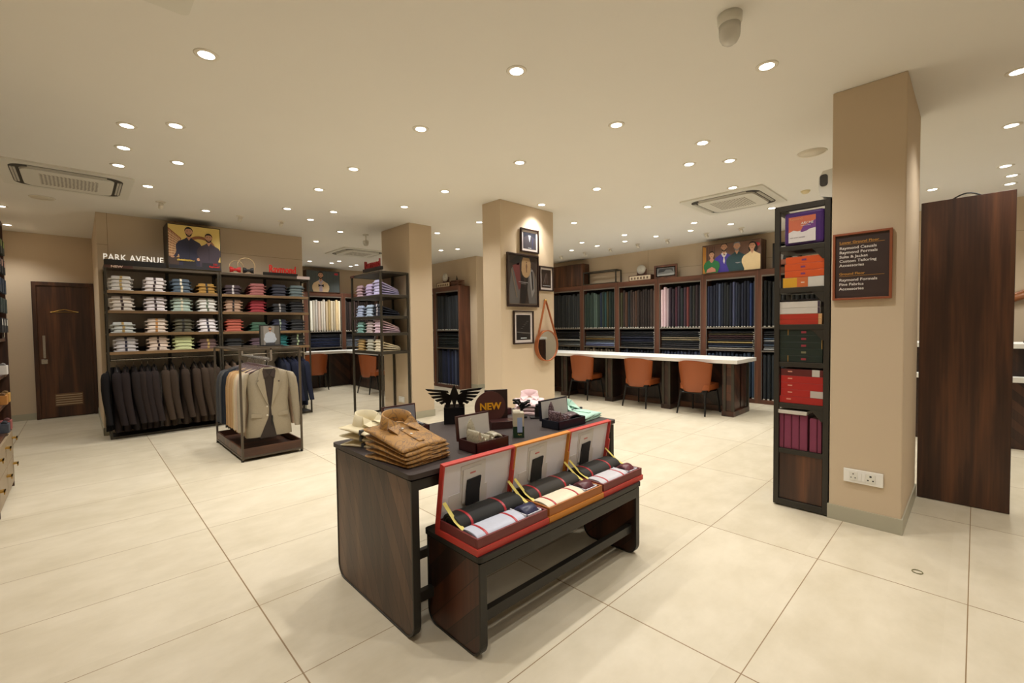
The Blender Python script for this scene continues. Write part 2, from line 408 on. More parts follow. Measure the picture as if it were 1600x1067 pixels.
def ceilspk(x, y, r, lab):
    t = thing('ceiling_speaker', lab, 'speaker', (x, y, H))
    part('rim', MB().lathe([(r-.012, -.004), (r-.006, -.009), (r, 0), (r-.012, 0)], n=36), M_TRIM, t)
    part('speaker_grille', MB().lathe([(0, -.005), (r-.012, -.004), (r-.012, 0), (0, 0)], n=36), mat((222, 214, 196), .8, 0, .02, 300), t)
ceilspk(4.80, 1.05, .115, 'flush round white ceiling speaker left of the big right-hand pillar top')
ceilspk(-.25, 7.4, .11, 'flush round white ceiling speaker beyond the left air conditioner')
t = thing('ceiling_camera', 'white dome camera hanging from the ceiling near the top right', 'security camera', (2.38, .875, H))
part('mount', MB().lathe([(0, -.05), (.052, -.05), (.056, -.04), (.058, 0), (0, 0)], n=28), M_PLAST, t)
part('dome', MB().lathe([(0, -.145), (.02, -.142), (.036, -.130), (.046, -.11), (.049, -.09), (.05, -.05), (0, -.05)], n=28), mat((216, 214, 206), .25, 0, 0), t)
part('screw_tab', MB().box(.05, -.012, -.004, .085, .012, 0).box(.06, -.004, -.03, .066, .004, -.012), mat((60, 54, 46), .5), t)
t = thing('ceiling_camera', 'small white camera on a short ceiling stem above the shirt tower', 'security camera', (3.42, 6.95, H))
part('mount', MB().lathe([(0, -.02), (.04, -.02), (.045, 0), (0, 0)], n=18).tube([(0, 0, -.02), (0, 0, -.10)], .012), M_PLAST, t)
part('dome', MB().lathe([(0, -.19), (.03, -.18), (.045, -.15), (.045, -.10), (0, -.10)], n=18), M_PLAST, t)
t = thing('access_point', 'white rounded square box on the ceiling at the top left edge', 'wifi box', (.31, 2.53, H))
part('cover', MB().prism(rrect(-.115, -.115, .115, .115, .035), 'z', -.035, 0), M_PLAST, t, .008)
t = thing('motion_sensor', 'tiny round cream sensor on the ceiling beside the right air conditioner', 'sensor', (6.12, 1.40, H))
part('body', MB().lathe([(0, -.035), (.03, -.03), (.045, -.012), (.05, 0), (0, 0)], n=20), mat((226, 212, 170), .5), t)

# ---------------------------------------------------------------- printed pictures
SK, HR = mat((196, 146, 114), .6, 0, .03), mat((26, 19, 16), .7, 0, 0)
def person(mb, cx, z, s, mt, lay=3, turn=0, beard=True, long_hair=False, arms=True, head=.5, hem=0):
    """printed half-length person: mt = dict of material indices sk, hr, tp, in"""
    sk, hr, tp, inn = mt
    w_ = .30*s
    mb.flat([(cx-w_*.78, z), (cx-w_*.74, z+.25*s), (cx-w_*.98, z+.44*s), (cx-w_*.97, z+.54*s), (cx-w_*.80, z+.63*s), (cx-w_*.45, z+.69*s), (cx-.06*s, z+.735*s), (cx+.06*s, z+.735*s), (cx+w_*.45, z+.69*s), (cx+w_*.80, z+.63*s), (cx+w_*.97, z+.54*s), (cx+w_*.98, z+.44*s), (cx+w_*.74, z+.25*s), (cx+w_*.78, z)], lay, tp)
    mb.flat([(cx-.052*s, z+.66*s), (cx+.052*s, z+.66*s), (cx+.045*s, z+.82*s), (cx-.045*s, z+.82*s)], lay+1, sk)
    mb.flat([(cx-.085*s, z+.725*s), (cx-.05*s, z+.65*s), (cx, z+.60*s), (cx+.05*s, z+.65*s), (cx+.085*s, z+.725*s), (cx+.045*s, z+.755*s), (cx, z+.67*s), (cx-.045*s, z+.755*s)], lay+2, inn)
    hx = cx+turn*.02*s; hz = z+.90*s
    if long_hair: mb.flat(ell(hx+.02*s, hz-.04*s, .125*s, .17*s), lay, hr)
    mb.flat(ell(hx, hz+.040*s, .092*s, .100*s), lay+3, hr)
    mb.flat([(hx-.080*s, hz+.045*s), (hx-.078*s, hz-.03*s), (hx-.058*s, hz-.085*s), (hx-.025*s, hz-.118*s), (hx+.025*s, hz-.118*s), (hx+.058*s, hz-.085*s), (hx+.078*s, hz-.03*s), (hx+.080*s, hz+.045*s), (hx+.055*s, hz+.082*s), (hx, hz+.090*s), (hx-.055*s, hz+.082*s)], lay+4, sk)
    for e_ in (-1, 1): mb.flat(ell(hx+e_*.082*s, hz-.0*s, .012*s, .025*s, 8), lay+3.5, sk)
    if beard:
        mb.flat([(hx-.080*s, hz-.0*s), (hx-.078*s, hz-.035*s), (hx-.055*s, hz-.092*s), (hx-.02*s, hz-.124*s), (hx+.02*s, hz-.124*s), (hx+.055*s, hz-.092*s), (hx+.078*s, hz-.035*s), (hx+.080*s, hz), (hx+.060*s, hz-.050*s), (hx+.032*s, hz-.058*s), (hx+.026*s, hz-.085*s), (hx-.026*s, hz-.085*s), (hx-.032*s, hz-.058*s), (hx-.060*s, hz-.050*s)], lay+5, hr)
    mb.flat([(hx-.028*s, hz-.047*s), (hx+.028*s, hz-.047*s), (hx+.022*s, hz-.055*s), (hx-.022*s, hz-.055*s)], lay+5, hr)
    for e_ in (-1, 1):
        mb.flat(ell(hx+e_*.033*s, hz+.018*s, .011*s, .005*s, 8), lay+6, hr)
        mb.flat([(hx+e_*.016*s, hz+.038*s), (hx+e_*.052*s, hz+.036*s), (hx+e_*.050*s, hz+.043*s), (hx+e_*.018*s, hz+.046*s)], lay+6, hr)
def shade(c, k): return tuple(max(0, min(255, int(v*k))) for v in c)

# ---------------------------------------------------------------- left shirt wall: two shelving units
M_BACKP = mat((168, 158, 146), .7, 0, .04, 5)
SHZ = [1.865, 1.613, 1.330, 1.093]
def shelf_unit(x0, x1, lab):
    W = x1-x0; t = thing('shirt_shelving_unit', lab, 'shelving', (x0, 7.46, 0))
    p = .022; D = .355
    f = MB()
    for (a, b) in ((0, 0), (W-p, 0), (0, D-p), (W-p, D-p)): f.box(a, b, 0, a+p, b+p, 2.14)
    f.box(p, 0, .0, W-p, p, .03).box(p, D-p, 0, W-p, D, .03).box(0, p, 0, p, D-p, .03).box(W-p, p, 0, W, D-p, .03)
    for z in SHZ+[2.14]: f.box(0, p, z-.03, p, D-p, z-.01).box(W-p, p, z-.03, W, D-p, z-.01)
    part('frame', f, M_BRONZE, t, .002)
    part('base_board', MB().box(p, p, .01, W-p, D-p, .026), M_BLACK, t)
    part('top_board', MB().box(0, 0, 2.14, W, D, 2.175), [M_BRONZE_L], t, .002, label='taupe front edge')
    part('back_panel', MB().box(p, D-.012, .03, W-p, D-.002, 2.14), M_BACKP, t)
    part('upright_channel', MB().box(W*.53, D-.035, .03, W*.53+.035, D-.012, 2.14), M_BLACK, t)
    for z in SHZ:
        s = part('shelf', MB().box(p, .012, z-.035, W-p, D-.04, z), M_BLACK, t)
        part('wooden_edge', MB().box(p, -.004, z-.037, W-p, .014, z), M_OAK, s, .002)
        part('back_lip', MB().box(p, D-.06, z, W-p, D-.045, z+.055), mat((44, 34, 29), .6), s)
    r = part('hanging_rail', MB().tube([(p, .17, .985), (W-p, .17, .985)], .0125, 0, 12), M_STEEL, t)
    part('rail_bracket', MB().box(p, .15, .97, p+.012, .19, 1.06).box(W-p-.012, .15, .97, W-p, .19, 1.06), M_BLACK, r)
    return t
shelf_unit(.245, 1.452, 'tall open metal shelving unit of pale shirts under the white lettering')
shelf_unit(1.458, 2.690, 'tall open metal shelving unit of dark shirts under the red lettering')
t = thing('new_label', 'maroon NEW strip on the top left corner of the pale shirt shelving', 'sign', (.25, 7.456, 2.142))
part('plate', MB().box(0, -.006, 0, .27, 0, .032), mat((76, 42, 34), .5), t)
text('lettering', 'NEW', .036, mat((232, 208, 190), .5, 0, 0), t, (.06, -.0065, .004), .001, sx=1.35, off=.001)
t = thing('price_strip', 'pale label strip on the top right corner of the dark shirt shelving', 'sign', (2.50, 7.456, 2.142))
part('plate', MB().box(0, -.006, 0, .195, 0, .045), mat((184, 166, 158), .5), t)
def brandsign(x, y, z, rz, W, s, size, m, lab, hgt=.055, dep=.04, **kw):
    t = thing('letter_sign', lab, 'sign', (x, y, z), rz)
    part('base_block', MB().box(0, 0, 0, W, dep, hgt), mat((20, 17, 16), .4, 0, 0), t, .002)
    text('lettering', s, size, m, t, (kw.pop('lx', .01), dep*.35, kw.pop('lz', hgt-.01)), .01, **kw)
    return t
M_LETW = mat((250, 244, 232), .4, 0, 0, emit=.55)
M_LETR = mat((190, 34, 26), .4, 0, 0, emit=.25)
brandsign(.25, 7.50, 2.175, 0, .615, 'PARK AVENUE', .107, M_LETW, 'white PARK AVENUE lettering on a black bar atop the shelving', hgt=.075, lx=-.008, lz=.068, fit=.590, off=.0005, space=1.1)
brandsign(2.04, 7.50, 2.175, 0, .49, 'Raymond', .165, M_LETR, 'red lettering on a black bar atop the dark shirt shelving', hgt=.05, lx=.075, lz=.048, off=.003, fit=.385)
brandsign(3.06, 6.34, 2.175, FACE_X, .55, 'Raymond', .165, mat((130, 26, 30), .3, 0, 0), 'dark red lettering on a black block atop the shirt tower', hgt=.045, lx=.04, lz=.042, off=.003, fit=.46)
# backlit poster of two men
t = thing('poster_light_box', 'square light box poster of two men in dark shirts on the shelving', 'poster', (.882, 7.46, 2.175))
part('housing', MB().box(0, .004, 0, .605, .368, .605), M_BRONZE, t, .003)
mb = MB(); P = [mat((206, 176, 96), .5, 0, .10, 3, emit=.10), mat((70, 52, 44), .6), mat((150, 96, 60), .6), SK, HR, mat((38, 38, 62), .6), mat((62, 50, 62), .6), mat((230, 196, 150), .6, emit=.1), mat((204, 36, 30), .5), mat((222, 190, 80), .5), mat((30, 28, 34), .6)]
mb.clip = (.01, .01, .595, .595); mb.flat([(.01, .01), (.595, .01), (.595, .595), (.01, .595)], 0, 0)
mb.flat(ell(.36, .27, .19, .20, 24, 0, PI), 1, 2); mb.flat(ell(.36, .26, .165, .17, 24, 0, PI), 2, 0)
mb.flat([(.01, .02), (.595, .02), (.595, .13), (.01, .17)], 1, 1)
mb.flat([(.01, .17), (.01, .55), (.15, .42), (.17, .17)], 1, 2)
for q in range(9): mb.flat([(.01, .19+q*.037), (.15, .19+q*.024), (.15, .194+q*.024), (.01, .198+q*.037)], 2, 7); mb.flat([(.02+q*.016, .17), (.024+q*.016, .17), (.024+q*.016, .52-q*.014), (.02+q*.016, .52-q*.014)], 2, 7)
person(mb, .235, .06, .50, (3, 4, 5, 5), 3); person(mb, .46, .02, .48, (3, 4, 6, 6), 14)
mb.flat([(.145, .30), (.125, .39), (.08, .20), (.04, .17), (.05, .15), (.10, .17)], 4, 5); mb.flat(ell(.05, .165, .022, .014), 5, 3)
mb.flat([(.33, .37), (.355, .30), (.345, .16), (.32, .17)], 4, 5); mb.flat(ell(.335, .15, .018, .022), 13, 3); mb.flat([(.16, .02), (.31, .02), (.305, .14), (.165, .14)], 12, 10); mb.flat([(.37, .01), (.55, .01), (.545, .11), (.375, .11)], 24, 10)
for q_ in (.235, .46): mb.flat([(q_-.002, .15), (q_+.002, .15), (q_+.002, .36 if q_ < .3 else .31), (q_-.002, .36 if q_ < .3 else .31)], 23, 10)
mb.flat([(.10, .125), (.20, .125), (.26, .13), (.26, .137), (.10, .133)], 25, 9)
mb.flat([(.01, .01), (.595, .01), (.595, .045), (.01, .06)], 25, 10)
part('printed_picture', mb, P, t)
text('lettering', 'Celebrations', .042, P[9], t, (.09, -.0135, .115), .0005, shear=.4, sx=.9)
text('lettering', 'Raymond', .032, P[8], t, (.455, -.0135, .052), .0005, off=.001)
text('lettering', '100', .040, P[8], t, (.50, -.0135, .083), .0005, sx=.9)
# bow tie rings display
t = thing('bow_tie_display', 'two gold rings holding a red and a black bow tie atop the shelving', 'display stand', (1.60, 7.56, 2.175))
part('base', MB().box(0, -.02, 0, .34, .02, .012), mat((220, 190, 170), .4), t)
for cx, r in ((.095, .09), (.225, .115)):
    part('ring', MB().tube([(cx+r*math.cos(a*2*PI/32), 0, .012+r+r*math.sin(a*2*PI/32)) for a in range(33)], .0055, 0, 6), mat((226, 196, 150), .35, .3, 0), t)
for cx, m_, nm, lb in ((.075, mat((196, 34, 30), .5), 'bow_tie', 'red bow tie in the smaller gold ring atop the shelving'), (.245, mat((18, 17, 19), .5), 'bow_tie', 'black bow tie in the larger gold ring atop the shelving')):
    b_ = thing(nm, lb, 'bow tie', (1.60+cx, 7.545, 2.188))
    part('bow', MB().loft([[(x, -.012*k_, .045+z*h_) for (k_, h_) in [(math.cos(q*PI/4), math.sin(q*PI/4)) for q in range(8)]] for x, z in ((-.07, .042), (-.035, .036), (-.012, .016), (0, .014), (.012, .016), (.035, .036), (.07, .042))]), m_, b_)
    part('knot', MB().box(-.013, -.016, .027, .013, .008, .062), m_, b_, .004)

# ---------------------------------------------------------------- folded shirts
def shirt_body(w_=.24, L=.30, th=.016):
    m = MB(); ring = []
    for y, k, t_ in ((-.006, .96, .25), (0, 1.03, .55), (.03, 1.04, .8), (.12, 1.0, 1.0), (.24, .96, .8), (L-.004, .93, .6), (L, .90, .3)):
        a = w_/2*k; h = th*t_
        ring.append([(-a+.010, y, 0), (-a, y, h*.5), (-a+.010, y, h), (-a*.5, y, h*1.10), (0, y, h*1.04), (a*.5, y, h*1.10), (a-.010, y, h), (a, y, h*.5), (a-.010, y, 0)])
    return m.loft(ring)
def shirt_collar(h=.034, rw=.098, rd=.040, y0=.012):
    """upright folded collar: band around the back of the neck, points falling to the middle"""
    m = MB(); A = [rad(a) for a in range(180, 361, 12)]
    def ringpt(a, k, z):
        c_, s_ = math.cos(a), math.sin(a)
        return (rw*k*math.copysign(abs(c_)**.55, c_), y0+.012+rd*k*math.copysign(abs(s_)**.55, s_)*.75, z)
    outer = [ringpt(a, 1.0, .007) for a in A]; top = [ringpt(a, .93, .007+h) for a in A]; topi = [ringpt(a, .89, .007+h) for a in A]; inn = [ringpt(a, .86, .008) for a in A]
    m.loft([outer, top, topi, inn], closed=False)
    for s in (-1, 1):
        p0 = (s*rw, y0+.012, .009); p1 = (s*rw*.93, y0+.012, .007+h); p2 = (s*.02, y0+.075, .030); p3 = (s*.055, y0+.105, .020)
        m.add([p0, p1, p2, p3, (p0[0], p0[1], p0[2]-.003), (p2[0], p2[1], p2[2]-.005), (p3[0], p3[1], p3[2]-.004)], [(0, 1, 2, 3), (0, 3, 6, 4), (3, 2, 5, 6), (4, 6, 5), (4, 5, 1, 0)], 0)
    return m
ME = {}
def mesh_of(key, fn, mats):
    k = (key, tuple(x.name for x in mats))
    if k not in ME: ME[k] = fn().mesh(key, mats)
    return ME[k]
def band_mb(): return MB().box(-.012, -.0085, .006, .012, -.005, .042)
def shirt(label, c, bandc, loc, rz, tilt, group, first=None):
    t = thing('folded_shirt', label, 'shirt', loc, rz, group)
    m_ = mat(c, .75, 0, .05, 60)
    t.rotation_euler = (tilt, 0, rz)
    part('body', None, None, t, me=mesh_of('shirt_body', shirt_body, [m_]))
    part('collar', None, None, t, me=mesh_of('shirt_collar', shirt_collar, [m_]))
    if bandc: part('paper_band', None, None, t, me=mesh_of('paper_band', band_mb, [mat(bandc, .6, 0, 0)]))
    return t
def stack(n, c, bandc, loc, rz, lab, group, pitch=.048, back=.022, jit=.008, L=.30):
    for i in range(n):
        j = n-1-i                              # 0 = top
        z = loc[2]+i*pitch+.001
        tilt = -math.atan2(i*(pitch-back), L)
        dx = random.uniform(-jit, jit)
        p = Vector((dx, random.uniform(-jit, jit)*.5, 0)); p.rotate(Matrix.Rotation(rz, 3, 'Z'))
        cc = shade(c, 1+random.uniform(-.04, .04))
        shirt(lab % fromtop(j, n), cc, bandc, (loc[0]+p.x, loc[1]+p.y, z), rz, tilt, group)
GOLD, MAR, NAV, BLK, CRM, ORG, GRN = (190, 160, 96), (52, 30, 34), (34, 34, 58), (26, 24, 26), (226, 216, 190), (196, 136, 66), (96, 112, 92)
ROWS_L = [[('white', (224, 220, 214), GOLD, 4), ('white', (228, 220, 218), MAR, 4), ('slate blue', (74, 88, 100), CRM, 4), ('mustard', (150, 112, 44), BLK, 3)],
 [('off-white', (220, 210, 200), MAR, 4), ('white', (222, 214, 216), MAR, 4), ('pale mint', (166, 184, 172), CRM, 4), ('white', (218, 216, 210), GRN, 4)],
 [('pale grey', (200, 204, 200), GOLD, 3), ('cream', (222, 206, 192), ORG, 4), ('olive', (84, 80, 62), BLK, 4), ('white', (226, 220, 222), NAV, 4)],
 [('pale lilac', (208, 204, 206), NAV, 4), ('peach cream', (222, 202, 186), MAR, 4), ('pale lime', (204, 212, 158), None, 4), ('mauve brown', (104, 78, 74), GOLD, 3)]]
ROWS_R = [[('dark plum', (58, 44, 50), (216, 210, 210), 3), ('dusty rose', (156, 92, 88), None, 4), ('dark navy', (38, 38, 50), None, 4), ('grey green', (86, 98, 98), None, 4)],
 [('sand', (168, 136, 112), BLK, 4), ('red', (140, 30, 40), None, 4), ('black', (26, 25, 28), (170, 166, 164), 3), ('black', (24, 23, 25), None, 4)],
 [('terracotta', (172, 84, 64), None, 4), ('dark green', (44, 78, 58), None, 3), ('navy', (34, 36, 56), (160, 176, 150), 4), ('black', (24, 24, 25), None, 4)],
 [('black', (28, 28, 29), None, 3), ('dusty mauve', (92, 72, 82), None, 3), ('teal', (18, 98, 98), None, 4), ('dark olive', (44, 44, 40), (170, 190, 150), 4)]]
XL = [.405, .735, 1.022, 1.308]; XR = [1.628, 1.945, 2.245, 2.505]
for r, z in enumerate(SHZ):
    for cidx in range(4):
        nm, c, b_, n = ROWS_L[r][cidx]
        stack(n, c, b_, (XL[cidx]+(.02 if r == 3 and cidx < 2 else 0), 7.495, z), 0, nm+' folded shirt, %s, '+ORD[cidx]+' stack along '+ORD[r]+' shelf, left wall unit', 'folded shirts on the wall shelving', pitch=.047)
        nm, c, b_, n = ROWS_R[r][cidx]
        stack(n, c, b_, (XR[cidx], 7.495, z), 0, nm+' folded shirt, %s, '+ORD[cidx]+' stack along '+ORD[r]+' shelf, right wall unit', 'folded shirts on the wall shelving', pitch=.045)

# ---------------------------------------------------------------- jackets on hangers
def hook_mb(): return MB().tube([(0, 0, -.085), (0, 0, -.04), (.004, 0, -.03), (.018, 0, -.016), (.020, 0, .002), (.012, 0, .016), (0, 0, .0205), (-.014, 0, .017), (-.020, 0, .004)], .0022, 0, 5)
def hbody_mb():
    m = MB(); ring = []
    for x, z, h in ((-.20, -.155, .010), (-.17, -.140, .016), (-.08, -.105, .020), (0, -.085, .022), (.08, -.105, .020), (.17, -.140, .016), (.20, -.155, .010)):
        ring.append([(x, .010*math.cos(a*PI/3), z+h*math.sin(a*PI/3)) for a in range(6)])
    return m.loft(ring)
def hanger(loc, rz, label, group, c=(58, 26, 20)):
    t = thing('coat_hanger', label, 'hanger', loc, rz, group)
    part('hook', None, None, t, me=mesh_of('hook', hook_mb, [M_STEEL])); part('shoulders', None, None, t, me=mesh_of('shoulders', hbody_mb, [mat(c, .4, 0, .05)]))
    return t
def jacket_body(dep=.075, Lz=.74, hem=1.0):
    def f():
        m = MB(); R = []
        prof = [(-.085, .050, .030), (-.100, .085, .034), (-.118, .150, .036), (-.140, .198, .040), (-.170, .212, .048), (-.24, .208, .058), (-.34, .200, .064), (-.45, .190, .062), (-.55, .196, .062), (-.66, .212, .064), (-Lz-.02, .220, .060), (-Lz-.08, .222, .056)]
        for z, a, d in prof:
            d *= dep/.075*.62
            R.append([(a*math.copysign(abs(math.cos(q))**.75, math.cos(q)), d*math.sin(q)*(1.0 if math.sin(q) > 0 else 1.08), z) for q in [k_*PI/12 for k_ in range(24)]])
        return m.loft(R)
    return f
def sleeve_mb(s, dep=.075):
    def f():
        m = MB(); R = []
        k = dep/.075
        for x, y, z, a, b in ((.190, 0, -.140, .022, .030), (.214, 0, -.155, .038, .044), (.236, -.002, -.21, .044, .050), (.252, -.006, -.32, .043, .050), (.258, -.014, -.44, .040, .046), (.262, -.026, -.54, .037, .042), (.268, -.042, -.66, .034, .038), (.272, -.052, -.735, .033, .036)):
            R.append([(s*(x+a*math.cos(q)), y*k+b*math.sin(q)*min(1, k*.85), z) for q in [j*PI/7 for j in range(14)]])
        return m.loft(R)
    return f
def lapel_mb(s):
    def f():
        m = MB()
        pts = [(.050, -.088), (.012, -.52), (.060, -.375), (.112, -.245), (.088, -.225), (.104, -.205), (.078, -.105)]
        yf = lambda z: -.042-.020*max(0, min(1, (-z-.08)/.2))
        a = [(s*x, yf(z)-.002, z) for x, z in pts]; b = [(s*x, yf(z)-.007, z) for x, z in pts]
        n = len(a)
        m.add(a+b, [tuple(range(n)), tuple(range(n, 2*n))[::-1]]+[(i, (i+1) % n, n+(i+1) % n, n+i) for i in range(n)])
        return m
    return f
def jacket(loc, rz, c, label, group, dep=.055, lapels=True, hem=True):
    t = thing('suit_jacket', label, 'jacket', loc, rz, group); m_ = mat(c, .9, 0, .10, 90, spec=.2)
    part('body', None, None, t, me=mesh_of('jacket_body', jacket_body(dep), [m_]))
    for s in (-1, 1): part('sleeve', None, None, t, me=mesh_of('jacket_sleeve%d' % s, sleeve_mb(s, dep), [m_]))
    return t
# left and right wall rails (rail y = 7.63, z = .985)
JL = [.335, .42, .50, .585, .645, .71, .83, .90, 1.025, 1.15, 1.22, 1.315, 1.375]
JR = [1.53, 1.62, 1.72, 2.26, 2.32, 2.385, 2.45, 2.52, 2.585]
for i, x in enumerate(JL):
    c = [(38, 31, 31), (42, 34, 33), (38, 32, 31), (43, 35, 32), (41, 34, 33), (46, 38, 36)][i % 6] if i < 6 else [(58, 47, 39), (62, 50, 41), (65, 53, 43), (60, 49, 40)][i % 4]
    ty = ' dark charcoal' if i < 6 else ' dark taupe'
    jacket((x, 7.61, .985), PI/2+random.uniform(-.14, .14), c, 'hanging'+ty+' jacket, '+ORD[i]+' from left on the rail under pale shirts', 'jackets on the left wall rail', .092).scale.z = 1.09
    hanger((x, 7.63, .985), PI/2, 'black hanger holding the '+ORD[i]+' jacket from left under the pale shirts', 'hangers on the left wall rail', (22, 20, 20))
t = jacket((.288, 7.61, .985), PI/2-.34, (22, 20, 21), 'black jacket flaring out past the left end of the shirt shelving', 'jackets on the left wall rail', .07); t.scale.z = 1.06; del t['group']
for i, x in enumerate(JR):
    c = [(84, 68, 54), (88, 72, 58), (70, 60, 52)][i % 3] if i < 3 else [(36, 40, 58), (30, 34, 50), (38, 42, 62), (26, 29, 40)][i % 4]
    ty = ' brown' if i < 3 else ' navy'
    jacket((x, 7.61, .985), PI/2+random.uniform(-.12, .12), c, 'hanging'+ty+' jacket, '+ORD[i]+' from left on the rail under dark shirts', 'jackets on the right wall rail', .085).scale.z = 1.03
    hanger((x, 7.63, .985), PI/2, 'black hanger holding the '+ORD[i]+' jacket from left under the dark shirts', 'hangers on the right wall rail', (22, 20, 20))

# ---------------------------------------------------------------- floor rack of blazers
RX0, RX1, RY0, RY1, RH = 1.15, 1.745, 5.15, 6.33, 1.155
t = thing('garment_rack', 'low box-framed metal garment rack with wooden base standing on the floor', 'clothes rack', (RX0, RY0, 0))
W, D, p = RX1-RX0, RY1-RY0, .02
f = MB()
for a in (0, W-p):
    for b in (0, D-p): f.box(a, b, .02, a+p, b+p, RH)
for z in (.03, RH-p):
    f.box(p, 0, z, W-p, p, z+p).box(p, D-p, z, W-p, D, z+p).box(0, p, z, p, D-p, z+p).box(W-p, p, z, W, D-p, z+p)
f.box(0, D/2-p/2, RH-p, W, D/2+p/2, RH)
part('frame', f, M_BRONZE_L, t, .002)
part('base_tray', MB().box(.004, .004, .05, W-.004, .02, .135).box(.004, D-.02, .05, W-.004, D-.004, .135).box(.004, .02, .05, .02, D-.02, .135).box(W-.02, .02, .05, W-.004, D-.02, .135).box(.02, .02, .05, W-.02, D-.02, .07), M_WOODX, t, .002)
for a in (.01, W-.01):
    for b in (.02, D-.02): part('foot', MB().lathe([(0, 0), (.014, 0), (.014, .03), (0, .03)], (a, b, 0), 12), M_BLACK, t)
part('hanging_rail', MB().tube([(W/2, p, 1.03), (W/2, D-p, 1.03)], .0125, 0, 12).box(W/2-.01, 0, 1.03, W/2+.01, p, RH).box(W/2-.01, D-p, 1.03, W/2+.01, D, RH), M_STEEL, t)
RC = [((160, 149, 128), 'light beige'), ((184, 160, 138), 'pinkish beige'), ((188, 172, 146), 'pale cream'), ((184, 160, 118), 'straw'), ((170, 138, 98), 'tan check'), ((164, 130, 88), 'golden tan'), ((176, 144, 104), 'camel'), ((158, 126, 86), 'tan'), ((34, 38, 44), 'dark navy'), ((30, 34, 40), 'black navy'), ((74, 74, 72), 'mid grey'), ((66, 66, 66), 'charcoal grey')]
JX = RX0+W/2
for i, (c, nm) in enumerate(RC):
    y = 5.285+i*.072
    jk = jacket((JX, y, 1.03), rad(random.uniform(-3, 3)) if i else rad(-4), c, nm+' blazer, '+ORD[i]+' from the front on the floor garment rack', 'blazers on the floor rack', .085 if i == 0 else .047)
    if i >= 8: jk.scale.x = 1.0+.03*(i-7)
    if i == 0:
        jk['label'] = 'light beige blazer over a dark shirt, frontmost on the floor garment rack'
        mj = mat(c, .9, 0, .10, 90, spec=.2); mdk = mat((52, 42, 36), .8)
        # dark shirt showing in the open front
        sh = MB(); pts = [(-.062, -.100), (-.052, -.20), (-.006, -.50), (-.010, -.60), (-.10, -.83), (.06, -.83), (.016, -.60), (.010, -.50), (.052, -.20), (.062, -.100)]
        pf = [(x, z) for x, z in pts]
        sh.prism([(x, z) for x, z in pf], 'y', -.0525, -.030)
        isf = part('inner_shirt', sh, mdk, jk, label='dark brown shirt inside the open blazer')
        cl = MB()
        for s in (-1, 1): cl.prism([(s*.006, -.165), (s*.052, -.205), (s*.064, -.120), (s*.050, -.090)], 'y', -.061, -.048)
        part('shirt_collar', cl, mat((62, 50, 44), .8), isf)
        for s in (-1, 1):
            part('lapel', MB().prism([(s*.060, -.088), (s*.014, -.50), (s*.070, -.37), (s*.122, -.235), (s*.098, -.222), (s*.108, -.200), (s*.086, -.100)], 'y', -.060, -.046), mj, jk, .002)
            part('pocket_flap', MB().prism([(s*.075, -.575), (s*.175, -.565), (s*.178, -.605), (s*.078, -.615)], 'y', -.049, -.034), mj, jk, .003)
        for z in (-.50, -.595): part('button', MB().lathe([(0, 0), (.010, 0), (.010, .004), (0, .004)], n=12).tf(Matrix.Translation((-.026, -.048, z)) @ Matrix.Rotation(PI/2, 4, 'X')), mat((226, 216, 196), .4), jk)
        part('button', MB().lathe([(0, 0), (.008, 0), (.008, .004), (0, .004)], n=12).tf(Matrix.Translation((.092, -.060, -.235)) @ Matrix.Rotation(PI/2, 4, 'X')), mat((70, 46, 36), .4), jk)
        part('swing_tag', MB().box(.012, -.060, -.70, .026, -.054, -.60), M_BLACK, jk)
    hanger((JX, y, 1.03), rad(0), 'brown wooden hanger of the '+ORD[i]+' blazer from the front, floor rack', 'wooden hangers on the floor rack')
t = thing('photo_holder', 'black framed photo of a man in a pale shirt on the garment rack', 'picture frame', (1.52, 5.78, RH), 0)
part('frame', MB().box(-.012, 0, 0, .215, .014, .245).box(-.03, -.03, 0, .235, .05, .012), M_BLACK, t, .002)
mb = MB(); P = [mat((150, 146, 140), .5), mat((104, 100, 94), .5), SK, HR, mat((186, 194, 206), .6), mat((70, 70, 74), .6)]
mb.flat([(0, .014), (.203, .014), (.203, .236), (0, .236)], 0, 0); mb.flat([(.13, .014), (.203, .014), (.203, .236), (.15, .236)], 1, 1); mb.flat([(0, .014), (.03, .014), (.03, .236), (0, .236)], 1, 1)
person(mb, .10, .03, .19, (2, 3, 4, 4), 2); mb.flat([(.05, .014), (.15, .014), (.15, .04), (.05, .04)], 8, 5)
mb.flat([(.053, .13), (.03, .08), (.05, .045), (.062, .05), (.055, .08)], 7, 4); mb.flat([(.147, .13), (.172, .08), (.15, .045), (.138, .05), (.145, .08)], 7, 4)
o = part('printed_picture', mb, P, t); o.location = (0, -.001, 0)
# stray rail end knob between shelving and alcove
t = thing('side_hook', 'black stub rail sticking out of the right end of the shirt shelving', 'hook', (2.686, 7.55, 1.00))
part('arm', MB().box(0, -.012, 0, .10, .012, .012).box(.09, -.012, 0, .10, .012, .03), M_BLACK, t)

